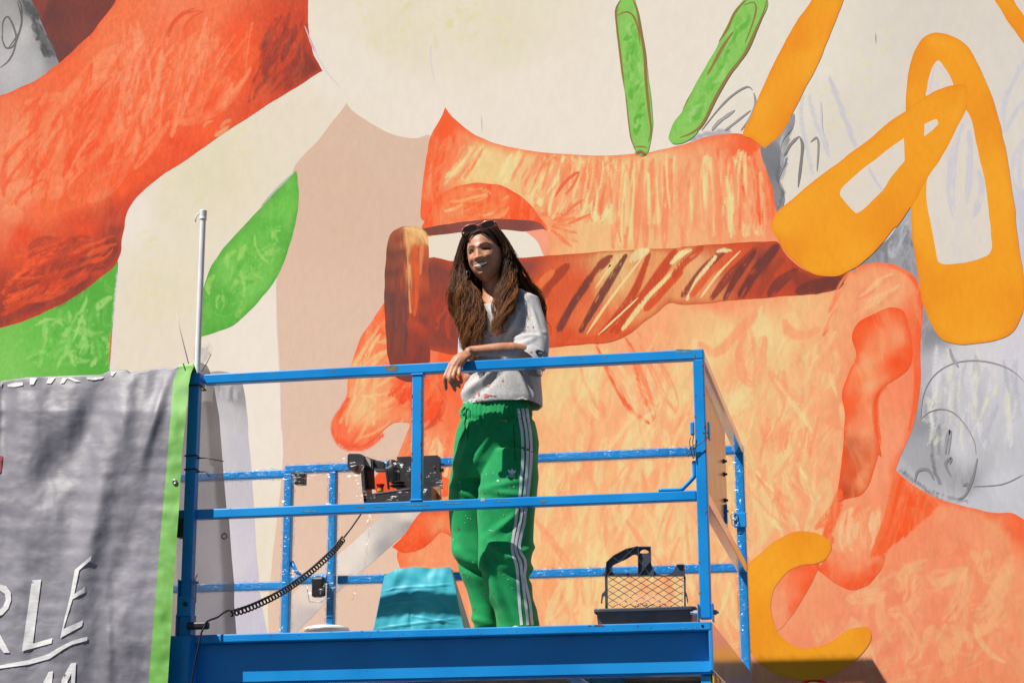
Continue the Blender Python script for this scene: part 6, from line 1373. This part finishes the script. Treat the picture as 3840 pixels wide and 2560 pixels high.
for nm,(c_,bv,L) in spl.items():
    V_,F_=poly_on(bv,[blob(p[0],p[1],a*(1.3 if bv is BV_S else .85),b*(1.35 if bv is BV_S else .85),g_,r) for p,a,b,g_ in L],.0016,2.0); o=MB().add(V_,F_).build('paint_splash',simple(nm,c_,.6,var=.1),shirt if bv is BV_S else trousers); tag(o,kind='stuff')
# collar rib
cn=at(1849,1128,.235); mb=MB(); pts=[]
for i in range(28):
    a=2*math.pi*i/28; pts.append((cn.x+.010+.058*math.cos(a),.268+.054*math.sin(a),cn.z+.002+.034*math.sin(a)+.006*math.cos(a)))
mb.tube(pts,.0062,8,closed=True); mb.build('collar',shirt.data.materials[0],shirt,smooth=True)
# necklace, hoop earring
GOLD=simple('gold',(.62,.42,.16),.25,.9,var=.05)
mb=MB(); p=at(*S5(800,200),.118); mb.tube([(p.x+.0078*math.cos(a),p.y,p.z+.0095*math.sin(a)) for a in [2*math.pi*i/24 for i in range(24)]],.0012,6,closed=True)
mb.tube([(p.x-.002,p.y,p.z+.0095),(p.x-.003,p.y+.004,p.z+.03),(p.x-.004,p.y+.02,p.z+.09)],.0009,5); mb.build('necklace',GOLD,woman,smooth=True)
p=at(1690+322/4.9,800+1110/4.9,.17); mb=MB(); mb.tube([(p.x+.007*math.cos(a),p.y+.006*math.cos(a),p.z+.013*math.sin(a)) for a in [2*math.pi*i/24 for i in range(24)]],.0010,6,closed=True); mb.build('hoop_earring',STEEL,woman,smooth=True)
# ---- hair
HR=NB('brown_hair'); at_=HR.n('Attribute',attribute_name='Col'); HR.set(Base_Color=at_.outputs['Color'],Roughness=.5,Specular_IOR_Level=.28)
tlb=HR.n('BsdfTranslucent'); HR.l(at_.outputs['Color'],tlb.inputs[0]); mxh=HR.n('MixShader'); mxh.inputs[0].default_value=.22; HR.l(HR.p.outputs[0],mxh.inputs[1]); HR.l(tlb.outputs[0],mxh.inputs[2]); HR.l(mxh.outputs[0],HR.out.inputs['Surface'])
K4=lambda x,y:(1600+x/3.675,780+y/3.675)
def resample(P_,n):
    Q_=np.array(catmull(P_,8,False)); d=np.concatenate([[0],np.cumsum(np.hypot(*np.diff(Q_[:,:2],axis=0).T))]); s_=np.linspace(0,d[-1],n); return np.stack([np.interp(s_,d,Q_[:,k]) for k in range(Q_.shape[1])],1)
NS=30
# outer and inner edges of each lock mass: (x, y, depth)
def mass(o_,i_): return resample(o_,NS),resample(i_,NS)
LM=mass([(*K4(740,205),.20),(*K4(600,250),.19),(*K4(505,370),.20),(*K4(455,550),.215),(*K4(415,750),.215),(*K4(385,950),.20),(*K4(370,1150),.16),(*K4(400,1350),.155),(*K4(455,1560),.14),(*S5(490,150),.135),(*S5(520,330),.13),(*S5(580,420),.13)],
        [(*K4(745,225),.165),(*K4(600,330),.165),(*K4(520,450),.185),(*K4(490,620),.205),(*K4(500,800),.205),(*K4(535,950),.19),(*K4(610,1090),.165),(*K4(690,1230),.15),(*K4(745,1380),.13),(*K4(770,1560),.12),(*S5(750,180),.118),(*S5(740,360),.12)])
RM=mass([(*K4(800,200),.20),(*K4(930,250),.20),(*K4(1030,360),.21),(*K4(1110,520),.22),(*K4(1150,720),.22),(*K4(1180,900),.205),(*K4(1190,1080),.175),(*K4(1170,1250),.15),(*K4(1130,1380),.128),(*K4(1085,1480),.118),(*S5(1035,0),.116),(*S5(1000,130),.115)],
        [(*K4(790,225),.165),(*K4(900,310),.165),(*K4(990,430),.18),(*K4(1060,580),.20),(*K4(1075,760),.20),(*K4(1045,930),.185),(*K4(1015,1080),.165),(*K4(985,1230),.145),(*K4(985,1380),.126),(*K4(1005,1500),.116),(*S5(930,40),.114),(*S5(925,220),.114)])
BM=mass([(*K4(820,200),.24),(*K4(960,260),.25),(*K4(1080,400),.27),(*K4(1190,600),.28),(*K4(1300,830),.29),(*K4(1400,1010),.31),(*K4(1500,1120),.33),(*K4(1580,1260),.34),(*K4(1612,1420),.35),(*K4(1640,1600),.35),(*S5(1655,130),.35),(*S5(1640,250),.35)],
        [(*K4(800,220),.20),(*K4(900,300),.20),(*K4(1000,420),.22),(*K4(1060,600),.24),(*K4(1080,800),.26),(*K4(1100,950),.28),(*K4(1150,1060),.30),(*K4(1250,1100),.32),(*K4(1400,1150),.34),(*K4(1500,1250),.35),(*K4(1540,1400),.36),(*S5(1560,60),.36)])
BL=mass([(*K4(700,220),.24),(*K4(560,300),.25),(*K4(470,450),.26),(*K4(420,650),.26),(*K4(390,850),.25),(*K4(350,1050),.24),(*K4(345,1200),.22),(*K4(380,1400),.20),(*K4(440,1560),.18),(*S5(480,150),.16),(*S5(500,350),.15),(*S5(640,520),.15)],
        [(*K4(760,220),.22),(*K4(700,300),.24),(*K4(640,500),.27),(*K4(620,700),.28),(*K4(620,900),.28),(*K4(650,1100),.27),(*K4(680,1250),.25),(*K4(700,1400),.22),(*K4(720,1560),.20),(*S5(700,150),.17),(*S5(690,400),.15),(*S5(700,700),.14)])
hv=[];hf=[];hc=[]; rh=random.Random(77)
def strand(P3,r0,r1,c0,c1):
    m_=len(P3); k0=len(hv); prev=None
    for i,p in enumerate(P3):
        t_=(P3[min(i+1,m_-1)]-P3[max(i-1,0)]).normalized()
        a=Vector((0,-1,.1)); a=(a-t_*a.dot(t_)); a=a.normalized() if a.length>1e-5 else t_.orthogonal().normalized(); b=t_.cross(a); u=i/(m_-1); rr_=r0*(1-u)**.6*(.35+.65*min(1,u*6+.4))+r1*u
        for j in range(4):
            q=math.pi/4+j*math.pi/2; hv.append(tuple(p+(a*math.cos(q)*.6+b*math.sin(q)*1.3)*rr_)); f=min(1,u**2.1*1.1); hc.append(tuple(x*(1-f)+y*f for x,y in zip(c0,c1)))
    for i in range(m_-1):
        for j in range(4): hf.append((k0+i*4+j,k0+i*4+(j+1)%4,k0+(i+1)*4+(j+1)%4,k0+(i+1)*4+j))
DARKS=[(.018,.009,.0055),(.028,.013,.007),(.040,.018,.009),(.055,.025,.011)]; TIPS=[(.22,.076,.020),(.34,.12,.030),(.50,.18,.042),(.13,.045,.014),(.28,.095,.023)]
def fill(Ms,n,wave,lay,rad,lens=(.72,1.04),tipmul=1.0,ncl=None):
    O_,I_=Ms; ncl=ncl or max(6,n//14)
    cl_=[(i/(ncl-1)+rh.gauss(0,.03),rh.uniform(0,6.28),rh.uniform(1.8,3.4),wave*rh.uniform(.5,1.5),rh.uniform(-lay,lay),rh.uniform(*lens),rh.choice(DARKS),rh.choice(TIPS),rh.gauss(0,.12)) for i in range(ncl)]
    for k in range(n):
        uc,ph,fr,amp,ly,L,c0,c1,du=rh.choice(cl_); sp=rh.gauss(0,.045); ph+=rh.gauss(0,.35); amp*=rh.uniform(.75,1.25); ly+=rh.gauss(0,.005); L*=rh.uniform(.9,1.08); fz=rh.uniform(0,6.28); P3=[]; m_=30
        if rh.random()<.25: c1=rh.choice(TIPS)
        for i in range(m_):
            t_=i/(m_-1)*min(1,L); f=t_*(NS-1); a=int(f); a=min(a,NS-2); f-=a; o_=O_[a]*(1-f)+O_[a+1]*f; n_=I_[a]*(1-f)+I_[a+1]*f; uu=uc+sp*(1-.35*t_)+du*t_; q=o_*uu+n_*(1-uu)
            g_=min(1,max(0,(t_-.18)/.4)); w1=math.sin(ph+fr*6.28*t_); w2=math.cos(ph+fr*6.28*t_)
            x=q[0]+amp*g_*w1+2.2*g_*math.sin(fz+t_*21); y=q[1]+amp*.3*g_*w2
            P3.append(at(x,y,q[2]+ly*(.25+.75*min(1,t_*3))+.012*g_*w2-.012*math.sin(math.pi*min(1,max(0,uu)))*min(1,max(0,t_-.4)*3)))
        g1_=rh.uniform(.7,1.3); strand(P3,rad*rh.uniform(.6,1.3),rad*.3,c0,tuple(x*tipmul*g1_ for x in c1))
NM_=mass([(*K4(640,520),.30),(*K4(620,700),.31),(*K4(610,900),.315),(*K4(620,1100),.31),(*K4(650,1250),.30),(*K4(690,1400),.29)],
         [(*K4(1000,520),.30),(*K4(1010,700),.31),(*K4(1010,900),.32),(*K4(1010,1050),.32),(*K4(1010,1200),.32),(*K4(1000,1300),.32)])
fill(NM_,260,5,.012,.0022,(.9,1.0),.35,20)
fill(BL,420,13,.02,.0014,(.7,1.04),1.0,26); fill(BM,460,11,.018,.0013,(.7,1.04),1.0,26)
fill(LM,1500,17,.012,.0009,(.62,1.05),1.0,60); fill(RM,1400,15,.012,.0009,(.62,1.05),1.0,56)
fill(LM,70,20,.026,.0008,(.7,1.12),1.5,40); fill(RM,60,18,.026,.0008,(.7,1.1),1.5,40); fill(BM,30,14,.02,.0008,(.8,1.1),1.5,24); fill(BL,36,18,.02,.0008,(.8,1.1),1.5,24)
# crown: locks combed from the parting over the skull
for k in range(420):
    side=-1 if rh.random()<.52 else 1; s_=rh.uniform(-.9,.55)     # along the parting, back to front
    P3=[]; sp=rh.uniform(.35,1.0); m_=14; dd=rh.uniform(-.1,.1); lift=rh.uniform(1.035,1.075)
    for i in range(m_):
        t_=i/(m_-1); ang=side*(.03+t_*sp*1.65); back=s_*.9-t_*(.30 if s_>0 else .1)+dd*t_
        dx=math.sin(ang); dz=math.cos(ang)*math.cos(back*.95); dy=math.sin(back*.95)*max(.35,math.cos(ang)); 
        L=math.sqrt(dx*dx+dy*dy+dz*dz); x,y,z=headsurf(dx/L,dy/L,dz/L,1); 
        if y>.03 and z<.050+.030*(1-(abs(x)/.07)**2): y=min(y,.055)
        P3.append(HL(x*lift*1.03,y*lift,z*lift+.004))
    strand(P3,.0030*rh.uniform(.6,1.3),.0016,rh.choice(DARKS),rh.choice(DARKS))
meh=bpy.data.meshes.new('hair'); meh.from_pydata(hv,[],hf); meh.update(); color_attr(meh,hc)
# scalp cap under the locks
cv=[];cf=[];ix={}
NT2,NP2=60,72
for i in range(NT2+1):
    th=math.pi*i/NT2
    for j in range(NP2):
        ph=2*math.pi*j/NP2; dx,dy,dz=math.sin(th)*math.sin(ph),math.sin(th)*math.cos(ph),math.cos(th); x,y,z=headsurf(dx,dy,dz,1)
        hl=.078-.060*min(1,(abs(x)/.066))**2.6
        keep=not(y>.0 and z<hl and dy>.12) and not (dy>-.1 and z<-.03) and z>-.09
        cv.append(tuple(HL(x*1.045,y*1.045,z*1.045+.002))); ix[(i,j)]=keep
for i in range(NT2):
    for j in range(NP2):
        if ix[(i,j)] and ix[(i+1,j)] and ix[(i,(j+1)%NP2)] and ix[(i+1,(j+1)%NP2)]: cf.append((i*NP2+j,i*NP2+(j+1)%NP2,(i+1)*NP2+(j+1)%NP2,(i+1)*NP2+j))
k=len(hv); meh2=bpy.data.meshes.new('hair'); meh2.from_pydata(hv+cv,[],hf+[tuple(i+k for i in f) for f in cf]); meh2.update(); color_attr(meh2,hc+[(.016,.008,.005)]*len(cv))
hair=link('hair',meh2,None,HR.m,True); reparent(hair,woman); tag(hair,kind='stuff')
# ---- sunglasses pushed up on the head
sg=empty('sunglasses',tuple(at(1800,850,.13))); tag(sg,'coral framed sunglasses pushed up on top of the person\'s head','sunglasses')
FRM=simple('coral_frame',(.42,.11,.07),.3,var=.1,coat=.5); LEN=NB('dark_lens'); LEN.set(Base_Color=(.06,.055,.06),Roughness=.15,Specular_IOR_Level=.7,Coat_Weight=.5)
K9=lambda x,y:(1690+x/4.9,800+y/4.9)
tilt=math.radians(13); ax=Vector((math.cos(tilt),0,math.sin(tilt))); ay=Vector((-.25,-.50,.83)).normalized(); ay=(ay-ax*ay.dot(ax)).normalized(); an=ax.cross(ay)
for (cx,cy),rx in (((356,278),.0320),((684,204),.0300)):
    c_=at(*K9(cx,cy),.122); P_=[]
    for i in range(28):
        a=2*math.pi*i/28; ca,sa=math.cos(a),math.sin(a); P_.append(c_+ax*rx*math.copysign(abs(ca)**.85,ca)+ay*.0150*math.copysign(abs(sa)**.85,sa))
    MB().tube(P_,.0036,8,closed=True).build('rim',FRM,sg,smooth=True)
    MB().add([tuple(c_)]+[tuple(p) for p in P_],[(0,1+i,1+(i+1)%28) for i in range(28)]).build('lens',LEN.m,sg)
MB().tube([at(*K9(478,228),.117),at(*K9(530,208),.110),at(*K9(568,214),.117)],.0038,8).build('bridge',FRM,sg,smooth=True)
for a,b,c_ in (((225,300),(205,330),(215,400)),((805,155),(850,200),(900,310))):
    MB().tube([at(*K9(*a),.115),at(*K9(*b),.135),at(*K9(*c_),.20)],[.0045,.0042,.003],8).build('temple',FRM,sg,smooth=True)
